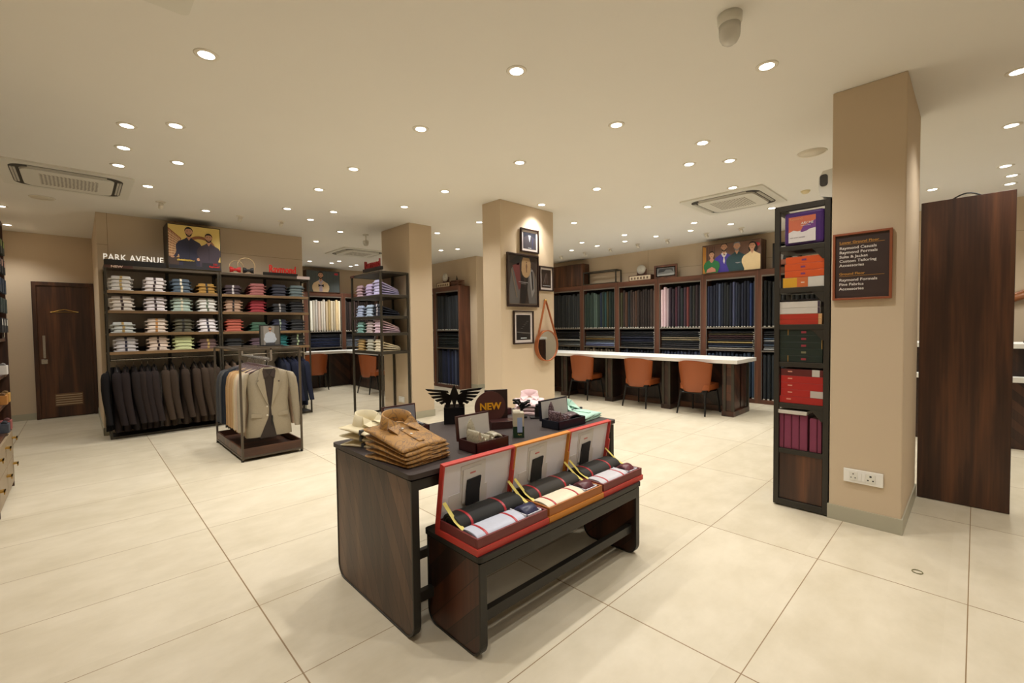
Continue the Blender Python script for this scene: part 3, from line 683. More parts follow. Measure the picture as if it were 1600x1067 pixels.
# ---------------------------------------------------------------- shirt tower beside the middle pillar
TX, TY1, TW, TD = 3.035, 6.70, .93, .455      # local x runs towards -Y, local y towards +X
t = thing('shirt_tower', 'tall open metal shirt tower standing against the narrow pillar', 'shelving', (TX, TY1, 0), FACE_X)
p = .028
f = MB()
for a in (0, TW-p):
    for b in (0, TD-p): f.box(a, b, 0, a+p, b+p, 2.15)
f.box(TW*.50, TD-p, 0, TW*.50+p, TD, 2.15)
for z in (.0, 2.125):
    f.box(p, 0, z, TW-p, p, z+p).box(p, TD-p, z, TW-p, TD, z+p).box(0, p, z, p, TD-p, z+p).box(TW-p, p, z, TW, TD-p, z+p)
part('frame', f, M_BRONZE, t, .002)
part('top_panel', MB().box(p, p, 2.13, TW-p, TD-p, 2.15), M_BRONZE, t)
TZ = [1.825, 1.523, 1.283, 1.018]
for z in TZ: part('shelf', MB().box(.004, .004, z-.04, TW-.004, TD-.004, z), M_BRONZE, t, .002)
t = thing('new_label', 'small maroon NEW strip on the far top corner of the shirt tower', 'sign', (TX-.004, TY1, 2.118), FACE_X)
part('plate', MB().box(0, -.006, 0, .13, 0, .034), mat((76, 42, 34), .5), t)
TR = [[('mauve pink', (168, 140, 148), 4), ('lilac', (164, 148, 180), 4), ('violet check', (178, 172, 206), 5)],
 [('pale blue', (158, 170, 196), 4), ('sky blue', (152, 168, 186), 4), ('dark navy', (26, 30, 44), 4)],
 [('sea green', (122, 164, 156), 4), ('pale mauve', (176, 160, 158), 4), ('light pink', (204, 178, 188), 5)],
 [('mustard', (176, 146, 92), 4), ('stone', (184, 182, 164), 4), ('cream', (220, 208, 178), 4)]]
for r, z in enumerate(TZ):
    for c_, (nm, c, n) in enumerate(TR[r]):
        stack(n, c, (214, 208, 214) if nm == 'dark navy' else None, (TX+.035, [6.49, 6.19, 5.94][c_], z), FACE_X, nm+' folded shirt, %s, '+ORD[c_]+' stack from back, '+ORD[r]+' shelf, shirt tower', 'folded shirts in the shirt tower', pitch=.043, back=.012, L=.33)
t = thing('wall_socket', 'white socket plate low on the narrow pillar behind the shirt tower', 'socket', (3.495, 6.12, .22), FACE_X)
part('plate', MB().box(0, -.01, 0, .16, 0, .09), M_PLAST, t, .003)
for a in (.02, .09): part('rocker', MB().box(a, -.014, .02, a+.05, -.01, .07), M_WHITE, t)

# ---------------------------------------------------------------- fabric cabinets and rolls
M_INNER = mat((26, 21, 19), .7, 0, .03)
def bolt_mb(Hh, r=.027, seed=0):
    def f():
        m = MB(); rg = []
        rn = random.Random(seed)
        for z, k in ((.012, .55), (.016, .92), (.03, 1), (Hh-.03, 1), (Hh-.006, .93), (Hh, .5)):
            rg.append([(r*k*math.cos(a), .055*k*math.sin(a)*(1 if k > .6 else .9), z) for a in [q*PI/6 for q in range(12)]])
        m.loft(rg)
        m.box(-r*.45, -.058, .0, r*.45, -.040, .018, 1)
        return m
    return f
def roll_h_mb(Lw, seed=0):
    def f():
        m = MB(); rg = []
        for x, k in ((0, .7), (.004, 1), (Lw-.004, 1), (Lw, .7)):
            rg.append([(x, .06+.06*k*math.cos(a), .017+.0165*k*math.sin(a)) for a in [q*PI/6 for q in range(12)]])
        m.loft(rg); m.box(Lw-.002, .0, .006, Lw+.012, .028, .020, 1)
        return m
    return f
M_TAG = mat((206, 202, 190), .5, 0, 0)
def cabinet(x, y, rz, W, lab, dep=.27):
    t = thing('fabric_cabinet', lab, 'cabinet', (x, y, 0), rz, 'wooden fabric cabinets')
    s = .048
    part('side_panel', MB().box(0, 0, 0, s, dep, 2.25), M_WOODRED, t)
    part('side_panel', MB().box(W-s, 0, 0, W, dep, 2.25), M_WOODRED, t)
    part('top_beam', MB().box(s, 0, 2.155, W-s, dep, 2.25), M_WOODREDX, t)
    part('plinth', MB().box(s, 0, 0, W-s, dep, .065), M_WOODREDX, t)
    part('back_panel', MB().box(s, dep-.012, .065, W-s, dep-.002, 2.155), M_INNER, t)
    e_ = MB().box(s, .004, 2.130, W-s, .02, 2.155).box(s, .004, .065, s+.010, .02, 2.13).box(W-s-.010, .004, .065, W-s, .02, 2.13)
    part('metal_trim', e_, M_GREYEDGE, t)
    for z in (1.29, .895): 
        q = part('shelf', MB().box(s, .02, z-.02, W-s, dep-.012, z), M_INNER, t)
        part('metal_edge', MB().box(s+.01, .003, z-.022, W-s-.01, .02, z+.002), M_GREYEDGE, q)
    return t
def put(xy, rz, lx, ly):
    c_, s_ = math.cos(rz), math.sin(rz)
    return (xy[0]+lx*c_-ly*s_, xy[1]+lx*s_+ly*c_)
def fill_upper(x, y, rz, W, cols, bay, n=None, z=1.292, Hh=.775, row='upper row'):
    n = n or len(cols); pit = (W-.11)/n
    for i in range(n):
        nm, c = cols[i % len(cols)]
        lx = .055+pit*(i+.5); q = put((x, y), rz, lx, .085+random.uniform(-.012, .012))
        hh = Hh+random.choice((-.03, -.015, 0, .015))
        t = thing('fabric_roll', '%s upright fabric roll, %s from left, %s, %s' % (nm, ORD[i], row, bay), 'fabric roll', (q[0], q[1], z), rz+random.uniform(-.06, .06), 'upright fabric rolls in cabinets')
        m = bolt_mb(hh, pit*.46)
        part('cloth', None, None, t, me=mesh_of('cloth_%.3f_%.3f' % (hh, pit), m, [mat(shade(c, random.uniform(.85, 1.2)), .85, 0, .10, 60), M_TAG]))
def fill_mid(x, y, rz, W, cols, bay, z=.898):
    zz = z; cols = cols+[('black', (30, 30, 33)), ('charcoal', (40, 39, 42)), ('black', (28, 28, 31)), ('charcoal', (38, 38, 42))][:max(0, 9-len(cols))]
    for i, (nm, c) in enumerate(cols):
        j = len(cols)-1-i
        q = put((x, y), rz, .075+random.uniform(-.006, .006), .03+random.uniform(-.008, .008))
        t = thing('fabric_bale', '%s flat fabric bale, %s of the pile, %s' % (nm, fromtop(j, len(cols)), bay), 'fabric bale', (q[0], q[1], zz), rz, 'flat fabric bales in cabinets')
        part('cloth', None, None, t, me=mesh_of('bale_%.3f' % (W-.16), roll_h_mb(W-.16), [mat(c, .8, 0, .08, 50), M_TAG]))
        zz += .0345+random.uniform(0, .003)
PY = [7.115, 6.20, 5.283, 4.37, 3.457, 2.54, 1.626]
def cs(nm, base, n, sp=.25, alt=None):
    out = []
    for i in range(n):
        if alt and i in alt: out.append(alt[i])
        else: out.append((nm, shade(base, 1+random.uniform(-sp, sp))))
    return out
UP = [cs('dark grey', (50, 52, 52), 13), cs('dark green', (46, 58, 50), 14, alt={4: ('sage green', (82, 98, 88)), 5: ('sage green', (84, 100, 90)), 7: ('deep blue', (34, 44, 66)), 9: ('teal', (40, 66, 66)), 10: ('olive', (62, 56, 34))}),
 cs('dark brown', (60, 48, 42), 14, alt={0: ('olive', (70, 66, 44)), 2: ('russet', (84, 58, 44)), 6: ('russet', (88, 62, 48)), 3: ('dark grey', (44, 46, 48))}),
 [('pale pink', (196, 174, 176)), ('pink', (206, 180, 184)), ('blush', (190, 168, 172)), ('plum', (60, 44, 56)), ('dark plum', (54, 44, 52)), ('wine', (80, 44, 54)), ('dark plum', (50, 42, 50)), ('charcoal', (40, 44, 46)), ('plum', (62, 46, 54)), ('brick red', (104, 54, 50)), ('charcoal', (44, 44, 48)), ('dark olive', (52, 50, 44)), ('dark plum', (60, 46, 48)), ('charcoal', (46, 44, 48))],
 cs('navy', (36, 39, 52), 17, alt={0: ('blue', (44, 51, 74)), 6: ('charcoal', (38, 40, 42)), 7: ('charcoal', (40, 42, 44)), 9: ('slate', (66, 70, 92)), 15: ('royal blue', (38, 52, 90)), 4: ('slate', (60, 66, 84))}),
 cs('black', (34, 36, 36), 12)]
MID = [[('silver grey', (130, 132, 130)), ('mid grey', (104, 106, 106)), ('charcoal', (52, 54, 54)), ('white', (196, 196, 190)), ('charcoal', (50, 50, 50))],
 [('dusty violet', (112, 116, 156)), ('sky blue', (132, 144, 176)), ('grey blue', (136, 146, 160)), ('dark olive', (50, 46, 40)), ('mustard', (154, 124, 74)), ('stone', (110, 102, 86)), ('dark brown', (46, 40, 36))],
 [('charcoal', (38, 38, 42)), ('charcoal', (42, 42, 44)), ('black', (32, 32, 34)), ('navy', (34, 36, 56)), ('navy', (38, 42, 64)), ('navy', (40, 42, 58)), ('black', (30, 31, 38))],
 [('charcoal', (52, 50, 54)), ('dark grey', (58, 56, 58)), ('charcoal', (44, 44, 48)), ('black', (32, 32, 34)), ('sand', (148, 134, 104)), ('stone', (140, 128, 104)), ('black', (30, 28, 28))],
 [('white', (180, 174, 160)), ('slate blue', (52, 60, 76)), ('navy', (44, 50, 66)), ('straw', (174, 152, 96)), ('black', (34, 30, 30)), ('dark maroon', (56, 36, 38)), ('maroon', (66, 40, 42)), ('dark olive', (74, 64, 40))],
 [('white', (176, 176, 174)), ('grey', (120, 122, 124)), ('slate', (84, 96, 112)), ('black', (34, 36, 42)), ('pale grey', (160, 160, 158)), ('slate blue', (68, 82, 100))]]
BN = ['bay touching central pillar', 'second bay right of pillar', 'third bay right of pillar', 'fourth bay right of pillar', 'fifth bay right of pillar', 'bay hidden by black tower']
LOW = ['grey', 'cream', 'navy', 'slate', 'dark blue', 'black']
LOWC = [(56, 58, 58), (120, 108, 92), (40, 44, 60), (58, 66, 90), (50, 66, 84), (34, 38, 42)]
for i in range(6):
    W = PY[i]-PY[i+1]
    cabinet(8.19, PY[i], FACE_X, W, 'wooden fabric cabinet on the right wall, '+BN[i])
    fill_upper(8.19, PY[i], FACE_X, W, UP[i], BN[i])
    fill_mid(8.19, PY[i], FACE_X, W, MID[i], BN[i])
    fill_upper(8.19, PY[i], FACE_X, W, [(LOW[i], LOWC[i])], BN[i], n=12, z=.067, Hh=.79, row='floor row')
# alcove side cabinets (front faces -X at x = 5.9)
AY = [9.62, 8.66, 7.72]
AN = ['second alcove side cabinet', 'cabinet left of central pillar']
for i in range(2):
    W = AY[i]-AY[i+1]
    cabinet(5.90, AY[i], FACE_X, W, ('wooden fabric cabinet left of the central pillar, its end panel facing us', 'wooden fabric cabinet deeper in the alcove side wall')[1-i], .29)
    fill_upper(5.90, AY[i], FACE_X, W, cs('black' if i else 'charcoal', (38, 42, 46), 12), AN[i])
    fill_mid(5.90, AY[i], FACE_X, W, [('black', shade((34, 40, 42), 1+.1*(q % 3))) for q in range(8)], AN[i])
    fill_upper(5.90, AY[i], FACE_X, W, cs('blue', (38, 46, 74), 12, alt={0: ('charcoal', (36, 38, 42)), 1: ('charcoal', (38, 40, 44)), 9: ('slate blue', (70, 80, 104))}), AN[i], z=.067, Hh=.79, row='floor row')
# alcove back wall cabinets (front faces -Y at y = 11.17)
BX = [3.0, 3.93, 4.85, 5.78]
BNM = ['alcove cabinet behind shirt shelving', 'cabinet below bow tie poster', 'cabinet behind shirt tower']
for i in range(3):
    W = BX[i+1]-BX[i]
    cabinet(BX[i], 11.17, 0, W, ['wooden fabric cabinet of the alcove back wall, hidden behind shirt shelving', 'wooden fabric cabinet full of cream rolls under the bow tie poster', 'wooden fabric cabinet of dark rolls behind the shirt tower'][i])
    cc = [cs('ivory', (214, 202, 180), 13), [('ivory', (222, 214, 196)), ('ivory', (226, 216, 202)), ('ivory', (212, 202, 186)), ('off-white', (224, 218, 208)), ('blush', (214, 194, 178)), ('ivory', (218, 208, 190)), ('off-white', (222, 214, 202)), ('sand', (202, 182, 150)), ('straw', (196, 172, 122)), ('cream', (216, 202, 176)), ('cream', (214, 200, 172)), ('straw', (202, 180, 140)), ('cream', (220, 206, 180))], cs('dark brown', (58, 46, 42), 14)][i]
    fill_upper(BX[i], 11.17, 0, W, cc, BNM[i])
    fill_mid(BX[i], 11.17, 0, W, [[('navy', (34, 42, 70))]*8, [('navy', (34, 42, 72)), ('navy', (36, 44, 74)), ('dark navy', (30, 36, 58)), ('navy', (38, 46, 78)), ('dark navy', (28, 34, 54)), ('navy', (36, 44, 70)), ('dark navy', (26, 30, 46)), ('black navy', (24, 26, 36))], [('silver grey', (128, 134, 144)), ('grey', (112, 118, 128)), ('silver grey', (130, 136, 146)), ('grey', (118, 122, 132)), ('pale grey', (150, 154, 162)), ('charcoal', (50, 52, 58))]][i], BNM[i])

# things on top of the fabric cabinets
def poster(x, y, z, rz, W, Hh, lab, dep=.2):
    t = thing('poster_light_box', lab, 'poster', (x, y, z), rz)
    part('housing', MB().box(0, .004, 0, W, dep, Hh), M_WOODZ, t, .003)
    return t
t = poster(8.19, 3.478, 2.25, FACE_X, .985, .515, 'wide poster of two couples in wedding clothes atop the fabric cabinets', .25)
mb = MB(); P = [mat((104, 74, 58), .5, 0, .25, 8, emit=.05), mat((186, 128, 52), .5), SK, HR, mat((66, 50, 148), .6), mat((36, 66, 70), .6), mat((226, 198, 150), .6), mat((40, 110, 60), .6), mat((214, 204, 200), .6), mat((206, 40, 60), .5), mat((128, 130, 132), .7), mat((84, 58, 48), .6), mat((196, 130, 108), .6)]
W_, H_ = .985, .515; mb.clip = (.012, .010, .973, .503)
mb.flat([(.012, .01), (W_-.012, .01), (W_-.012, H_-.012), (.012, H_-.012)], 0, 0)
mb.flat([(.012, .01), (.07, .01), (.07, H_-.04), (.012, H_-.02)], 1, 1)
for q in range(4): mb.flat([(.09+q*.04, .01), (.105+q*.04, .01), (.105+q*.04, H_-.03), (.09+q*.04, H_-.03)], 1, 11)
person(mb, .385, -.10, .60, (2, 3, 4, 8), 3); person(mb, .60, -.11, .60, (2, 10, 5, 5), 14); person(mb, .175, -.10, .48, (2, 3, 7, 12), 26, beard=False); person(mb, .845, -.10, .56, (2, 3, 6, 6), 26, beard=False, long_hair=True)
mb.flat([(.368, .20), (.385, .31), (.402, .20), (.388, .15)], 8, 8); mb.flat([(.365, .305), (.405, .32), (.405, .30), (.365, .315)], 9, 3)
mb.flat([(.08, .02), (.25, .03), (.24, .08), (.18, .12), (.10, .08)], 36, 12); mb.flat(ell(.62, .16, .045, .022, 14, PI, 2*PI), 24, 10)
mb.flat(ell(.90, .425, .062, .032, 16), 3, 9)
# clip shapes below the frame edge by a dark sill
part('printed_picture', mb, P, t); part('bottom_rail', MB().box(0, -.022, -.001, W_, .004, .010), M_WOODX, t)
t = poster(3.96, 11.17, 2.25, 0, .815, .53, 'dark poster of a bearded man in cream tuxedo on the alcove cabinets', .2)
mb = MB(); P = [mat((72, 78, 76), .5, 0, .06, 4, emit=.04), SK, HR, mat((224, 196, 156), .6), mat((190, 176, 196), .6), mat((48, 44, 60), .6), mat((200, 34, 56), .5)]
mb.clip = (.012, .01, .803, .518); mb.flat([(.012, .01), (.803, .01), (.803, .518), (.012, .518)], 0, 0)
for q in range(9): mb.flat([(.05+q*.085, .01), (.053+q*.085, .01), (.053+q*.085, .515), (.05+q*.085, .515)], 1, 5)
person(mb, .34, -.22, .70, (1, 2, 3, 4), 3)
mb.flat([(.30, .02), (.38, .02), (.37, .20), (.31, .20)], 8, 4); mb.flat([(.28, .20), (.345, .17), (.41, .20), (.41, .13), (.345, .16), (.28, .13)], 13, 5)
mb.flat(rrect(.68, .44, .77, .49, .01), 3, 6)
part('printed_picture', mb, P, t); part('bottom_rail', MB().box(0, -.022, -.001, .815, .004, .010), M_WOODX, t)
def clockset(x, y, z, rz, lab1, lab2):
    t = thing('wooden_crate', lab1, 'wooden box', (x, y, z), rz)
    c = MB().box(0, 0, 0, .50, .18, .012).box(0, 0, .10, .50, .18, .112).box(0, 0, .012, .012, .18, .10).box(.488, 0, .012, .50, .18, .10)
    part('box', c, M_WOODREDX, t, .002)
    pm = MB().box(.014, .004, .014, .486, .03, .098)
    for q in range(6):
        pm.box(.05+q*.07, -.001, .03, .085+q*.07, .004, .075, 1)
    part('front_panel', pm, [mat((222, 204, 176), .6), mat((120, 96, 76), .6)], t)
    t = thing('table_clock', lab2, 'clock', (x+(.03 if rz == 0 else 0), y, z+.112), rz)
    t.location = put((x, y), rz, .14, .06)+(z+.112,)
    part('stand', MB().box(0, 0, 0, .22, .05, .012).box(0, .02, .012, .22, .034, .12), M_WOODREDX, t, .002)
    d_ = MB().lathe([(0, -.006), (.088, -.006), (.095, 0), (.095, .018), (0, .018)], n=36).tf(Matrix.Translation((.11, .012, .115)) @ Matrix.Rotation(PI/2, 4, 'X'))
    part('dial', d_, mat((206, 200, 186), .4), t)
    h_ = MB().box(.1085, -.0095, .115, .1115, -.0075, .165).box(.11, -.0095, .1135, .145, -.0075, .1165)
    part('clock_hand', h_, M_BLACK, t)
clockset(8.22, 5.01, 2.25, FACE_X, 'small wooden crate with pale front under the round clock, fabric wall', 'round-faced wooden table clock on the crate atop the fabric wall')
clockset(5.93, 8.60, 2.25, FACE_X, 'small wooden crate with pale front on the cabinet left of central pillar', 'round-faced table clock atop the cabinet left of the central pillar')
t = thing('wooden_crate', 'dark slatted wooden crate on the near end of the alcove cabinet', 'wooden box', (5.93, 8.06, 2.25), FACE_X)
c = MB()
for z in (0, .035, .07, .105): c.box(0, 0, z, .28, .012, z+.022).box(0, .15, z, .28, .162, z+.022).box(0, .012, z, .012, .15, z+.022).box(.268, .012, z, .28, .15, z+.022)
part('slats', c, M_WOODREDX, t)
t = thing('small_statue', 'tiny pointed ornament standing on the crate above the alcove cabinet', 'ornament', (6.0, 7.93, 2.377), FACE_X)
part('body', MB().lathe([(0, 0), (.03, 0), (.02, .02), (.012, .05), (.004, .10), (0, .11)], n=12), M_BLACK, t)
t = thing('framed_photo', 'wood-framed black and white photograph leaning atop the fabric cabinets', 'picture frame', (8.25, 4.46, 2.25), FACE_X)
part('frame', MB().ring([(0, 0), (.478, 0), (.478, .265), (0, .265)], [(.04, .04), (.438, .04), (.438, .225), (.04, .225)], 'y', 0, .022), M_WOODRED, t, .003)
mb = MB(); mb.flat([(.04, .04), (.438, .04), (.438, .225), (.04, .225)], 0, 0); mb.flat([(.06, .058), (.418, .058), (.418, .207), (.06, .207)], 1, 1)
mb.flat([(.06, .058), (.418, .058), (.418, .10), (.06, .085)], 2, 3); mb.flat([(.08, .12), (.20, .13), (.25, .17), (.34, .165), (.40, .12), (.38, .19), (.10, .195)], 2, 2)
o = part('printed_picture', mb, [mat((214, 208, 196), .5), mat((116, 116, 114), .5), mat((44, 44, 46), .5), mat((168, 168, 164), .5)], t); o.location = (0, .012, 0)
part('back_board', MB().box(.01, .012, .01, .468, .02, .255), M_BLACK, t)
# open metal frame and upper wooden cupboard
t = thing('open_rack', 'empty open metal rack on top of the fabric cabinets', 'rack', (8.20, 6.165, 2.25), FACE_X)
f = MB(); p = .022
for a in (0, .86-p):
    for b in (0, .22-p): f.box(a, b, 0, a+p, b+p, .29)
for z in (0, .27): f.box(p, 0, z, .86-p, p, z+p).box(p, .22-p, z, .86-p, .22, z+p).box(0, p, z, p, .22-p, z+p).box(.86-p, p, z, .86, .22-p, z+p)
part('frame', f, M_BRONZE, t)
t = thing('upper_cupboard', 'dark wooden cupboard atop the fabric cabinets beside central pillar', 'cupboard', (8.19, 7.10, 2.252), FACE_X)
part('carcass', MB().box(0, .012, 0, .93, .25, .50), M_WOODZ, t, .002); part('door', MB().box(.003, 0, .003, .463, .012, .497), M_WOODZ, t, .002); part('door', MB().box(.467, 0, .003, .927, .012, .497), M_WOODZ, t, .002)
t = thing('framed_poster', 'tall black-framed picture behind the black tower, atop fabric cabinets', 'picture frame', (8.30, 2.36, 2.25), FACE_X)
part('frame', MB().ring([(0, 0), (.42, 0), (.42, .42), (0, .42)], [(.03, .03), (.39, .03), (.39, .39), (.03, .39)], 'y', 0, .02), M_BLACK, t)
mb = MB(); mb.flat([(.03, .03), (.39, .03), (.39, .39), (.03, .39)], 0, 0); mb.flat([(.06, .06), (.36, .06), (.36, .36), (.06, .36)], 1, 1); mb.flat([(.14, .08), (.28, .08), (.25, .3), (.17, .3)], 2, 2); mb.flat([(.10, .06), (.34, .06), (.34, .13), (.12, .14)], 3, 3)
o = part('printed_picture', mb, [mat((218, 214, 204), .5), mat((170, 172, 172), .5), mat((58, 60, 64), .6), mat((178, 116, 96), .6)], t); o.location = (0, .012, 0)
part('back_board', MB().box(.01, .012, .01, .41, .018, .41), M_BLACK, t)

# ---------------------------------------------------------------- counters
def counter(x, y, rz, W, D, posts, lab, endpanel=True, pan=None):
    """front at local y=0 (knees side); slab, herringbone fronts set back, bronze posts"""
    t = thing('counter_table', lab, 'counter', (x, y, 0), rz)
    part('worktop', MB().box(-.05, -.08, .775, W+.08, D+.10, .83), M_WHITE, t, .003, label='thick white worktop')
    b = MB().box(0, .36, .0, W-.03, .40, .775)
    part('modesty_panel', b, M_HERR, t)
    part('plinth', MB().box(0, .33, 0, W-.16, .36, .09), M_WOODX, t)
    for k in posts:
        pp = part('pedestal', MB().box(k+.035, .015, .075, k+.105, D-.015, .775).box(k-.01, -.01, 0, k+.15, D+.01, .075), M_HERR, t)
        for a in (k, k+.105): part('metal_post', MB().box(a, 0, .075, a+.035, .035, .775), M_BRONZE, pp)
    return t
CY = 6.55
pst = [CY-5.62-.0, CY-4.56, CY-3.47]
t = counter(6.76, CY, FACE_X, CY-2.42, .62, [.35, .93, 1.95, 3.03], 'long white-topped counter with dark wooden herringbone front before the fabric wall')
W = CY-2.42
part('end_pedestal', MB().box(W-.16, .02, .075, W-.03, .60, .775).box(W-.16, -.01, 0, W+.01, .63, .075), M_DIAG2, t)
for a, b in ((-.14, 0), (-.03, 0), (-.03, .605)): part('metal_post', MB().box(W+a, b, .075, W+a+.035, b+.035, .775), M_BRONZE, t)
# L-shaped alcove counter
t = thing('counter_table', 'white-topped corner counter with dark wooden front in the alcove', 'counter', (4.60, 10.42, 0))
part('worktop', MB().prism([(-1.7, -.04), (-.05, -.04), (-.05, -2.5), (.5, -2.5), (.5, .5), (-1.7, .5)], 'z', .775, .83), M_WHITE, t, .003, label='L-shaped white worktop')
part('modesty_panel', MB().box(-1.6, .09, 0, .12, .12, .775), M_HERR, t)
part('modesty_panel', MB().box(.09, -2.4, 0, .12, .09, .775), wood((30, 19, 14), (50, 31, 23), (74, 46, 33), 'Z', planks=(1, 2, 1.0, .10)), t)
for q in (-.55, -.45, -1.5, -1.4): part('metal_post', MB().box(q, 0, 0, q+.035, .035, .775), M_BRONZE, t)

# ---------------------------------------------------------------- tub chairs
M_TAN = mat((146, 76, 36), .42, 0, .05, 4, spec=.5)
M_CHLEG = mat((24, 22, 21), .4, .2, 0)
def chair(x, y, rz, label):
    """front of the chair is +y local (towards the counter), back at -y"""
    t = thing('tub_chair', label, 'chair', (x, y, 0), rz, 'tan leather tub chairs')
    # curved wrap-around back: horseshoe section lofted upwards
    m = MB(); R = []
    A = [rad(a) for a in range(196, 345, 9)]
    for z, k, zt in ((.34, .86, 0), (.38, .95, 0), (.50, 1.0, .0), (.62, 1.05, .0), (.72, 1.09, .0), (.79, 1.115, .0), (.805, 1.115, .0)):
        out, inn = [], []
        for a in A:
            s_ = abs(math.cos(a)); drop = 0 if z < .6 else (-.055*s_**3)
            th = .05 if z < .79 else .035
            rx, ry = .255*k, .285*k
            out.append((rx*math.cos(a), ry*math.sin(a)+.03, z+drop)); inn.append(((rx-th)*math.cos(a), (ry-th)*math.sin(a)+.03, z+drop+(.006 if z > .8 else 0)))
        R.append(out+inn[::-1])
    m.loft(R, 0, True)
    part('backrest', m, M_TAN, t, sub=1)
    s = MB().prism(rrect(-.225, -.18, .225, .285, .09, 6), 'z', .375, .455)
    part('seat', s, M_TAN, t, .018, seg=3)
    part('seat_frame', MB().prism(rrect(-.20, -.17, .20, .25, .06, 6), 'z', .34, .376), M_CHLEG, t)
    for sx_, sy_ in ((-1, -1), (1, -1), (-1, 1), (1, 1)):
        y0, y1 = (-.165, -.235) if sy_ < 0 else (.225, .285)
        part('leg', MB().tube([(sx_*.185, y0, .35), (sx_*.215, y1, 0)], [.020, .011], 0, 10), M_CHLEG, t)
    part('stretcher', MB().tube([(-.19, -.17, .325), (.19, -.17, .325)], .009).tube([(-.19, .23, .325), (.19, .23, .325)], .009), M_CHLEG, t)
    return t
c0 = chair(6.78, 5.06, FACE_X, 'tan leather tub chair nearest the central pillar at the long counter')
for (x, y, rz, lb) in ((6.74, 3.88, FACE_X, 'tan leather tub chair in the middle of the three at the long counter'), (6.75, 2.93, FACE_X-.03, 'tan leather tub chair nearest the free end of the long counter'),
                       (3.74, 10.20, 0, 'tan leather tub chair in the alcove seen through the shirt shelving end'), (4.42, 8.80, FACE_X+.12, 'tan leather tub chair in the alcove seen through the shirt tower')):
    dup(c0, (x, y, 0), rz, lb)

# ---------------------------------------------------------------- black box tower at the right pillar
BXX, BYY, BW, BD = 3.69, 1.036, .340, .33
t = thing('box_tower', 'narrow black metal display tower with wood door beside the big pillar', 'shelving', (BXX, BYY, 0), FACE_X)
M_TWR = mat((54, 50, 43), .5, .3, .04, 12)
p = .034; f = MB()
for a in (0, BW-p):
    for b in (0, BD-p): f.box(a, b, .01, a+p, b+p, 2.19)
f.box(p, 0, .01, BW-p, p, .055).box(p, 0, 2.15, BW-p, p, 2.19).box(p, BD-p, 2.15, BW-p, BD, 2.19).box(0, p, 2.15, p, BD-p, 2.19).box(BW-p, p, 2.15, BW, BD-p, 2.19)
f.box(0, p, .01, p, BD-p, .055).box(BW-p, p, .01, BW, BD-p, .055)
part('frame', f, M_TWR, t, .002)
part('side_panel', MB().box(BW-.012, p, .055, BW-.002, BD-p, 2.15), M_TWR, t)
part('back_panel', MB().box(p, BD-.014, .055, BW-p, BD-.004, .40), M_TWR, t)
part('door', MB().box(p+.003, .012, .058, BW-p-.003, .03, .395), M_WOODZ, t, .002, label='dark walnut door panel')
for z in (.43, .765, 1.065, 1.335, 1.60, 1.90): part('shelf', MB().box(p*.3, .004, z-.035, BW-p*.3, BD-.01, z), M_TWR, t, .002)
for z in (.765, 1.335, 1.60, 1.90):
    q = MB(); q.prism([(BW-p, z-.035), (BW-p-.075, z-.035), (BW-p-.06, z-.05), (BW-p-.03, z-.085), (BW-p-.012, z-.11), (BW-p, z-.11)], 'y', .006, .02)
    part('gusset', q, M_TWR, t)
def tbox(x0, x1, z0, z1, c, name, lab, y0=.012, y1=.30, grp=None, bev=.002, strip=None, tag=None, rough=.45, rzz=0):
    q = put((BXX, BYY), FACE_X, x0, y0)
    t = thing(name, lab, 'box' if 'box' in name else 'package', (q[0], q[1], z0), FACE_X+rzz, grp)
    part('body', MB().box(0, 0, 0, x1-x0, y1-y0, z1-z0), mat(c, rough, 0, .03), t, bev)
    for k in (strip or []): part('strip', MB().box(k[0], -.0015, .001, k[1], 0, z1-z0-.001), mat(k[2], .45, 0, .02), t)
    if tag: part('name_tag', MB().box(tag[0], -.002, tag[1], tag[0]+tag[2], 0, tag[1]+tag[3]), mat(tag[4], .5, 0, 0), t)
    return t
L0 = p+.002; L1 = BW-p-.002
# bedding packs
t = tbox(L0+.002, L0+.20, 1.901, 2.135, (24, 70, 82), 'blanket_pack', 'teal plastic-wrapped pack standing behind the purple one, top shelf', .10, .20, bev=.02, rough=.2)
t = tbox(L0+.022, L1, 1.901, 2.14, (74, 46, 110), 'blanket_pack', 'purple shiny wrapped pack with white and orange label, top shelf', .012, .095, bev=.022, rough=.15)
lb = MB().box(.030, -.004, .020, .195, -.001, .200)
lb.flat([(.030, .09), (.195, .11), (.195, .200), (.030, .200)], 8.6, 1); lb.flat([(.10, .085), (.195, .105), (.195, .165), (.12, .13)], 9.4, 2); lb.flat([(.030, .09), (.06, .105), (.10, .092), (.125, .085), (.16, .105), (.195, .11), (.195, .02), (.03, .02)], 10.4, 0)
lab_ = part('label', lb, [mat((216, 210, 208), .4), mat((196, 106, 78), .4), mat((110, 62, 130), .4)], t, label='square label, orange and purple over white')
text('lettering', 'Raymond', .026, mat((214, 150, 110), .5, 0, 0), t, (.036, -.0062, .176), .0004, sx=.8)
text('lettering', 'ARCHE', .024, M_WHITE, t, (.105, -.0062, .142), .0004, shear=.2)
text('lettering', 'comfort bedding', .009, M_WHITE, t, (.105, -.0062, .130), .0004)
text('lettering', 'SOFT  WARM  WASHABLE', .008, mat((110, 90, 100), .5, 0, 0), t, (.04, -.0062, .05), .0004)
TGP = (120, 60, 110)
for i, z in enumerate((1.673, 1.722, 1.771)):
    tbox(L0+.028+(.006 if i == 2 else 0), L1, z, z+.048, (206, 84, 34), 'gift_box', 'orange flat box with small purple tag, %s of three orange boxes' % ['lowest', 'middle', 'topmost'][i], tag=(.10, .018, .028, .012, TGP), grp='orange boxes in the black tower')
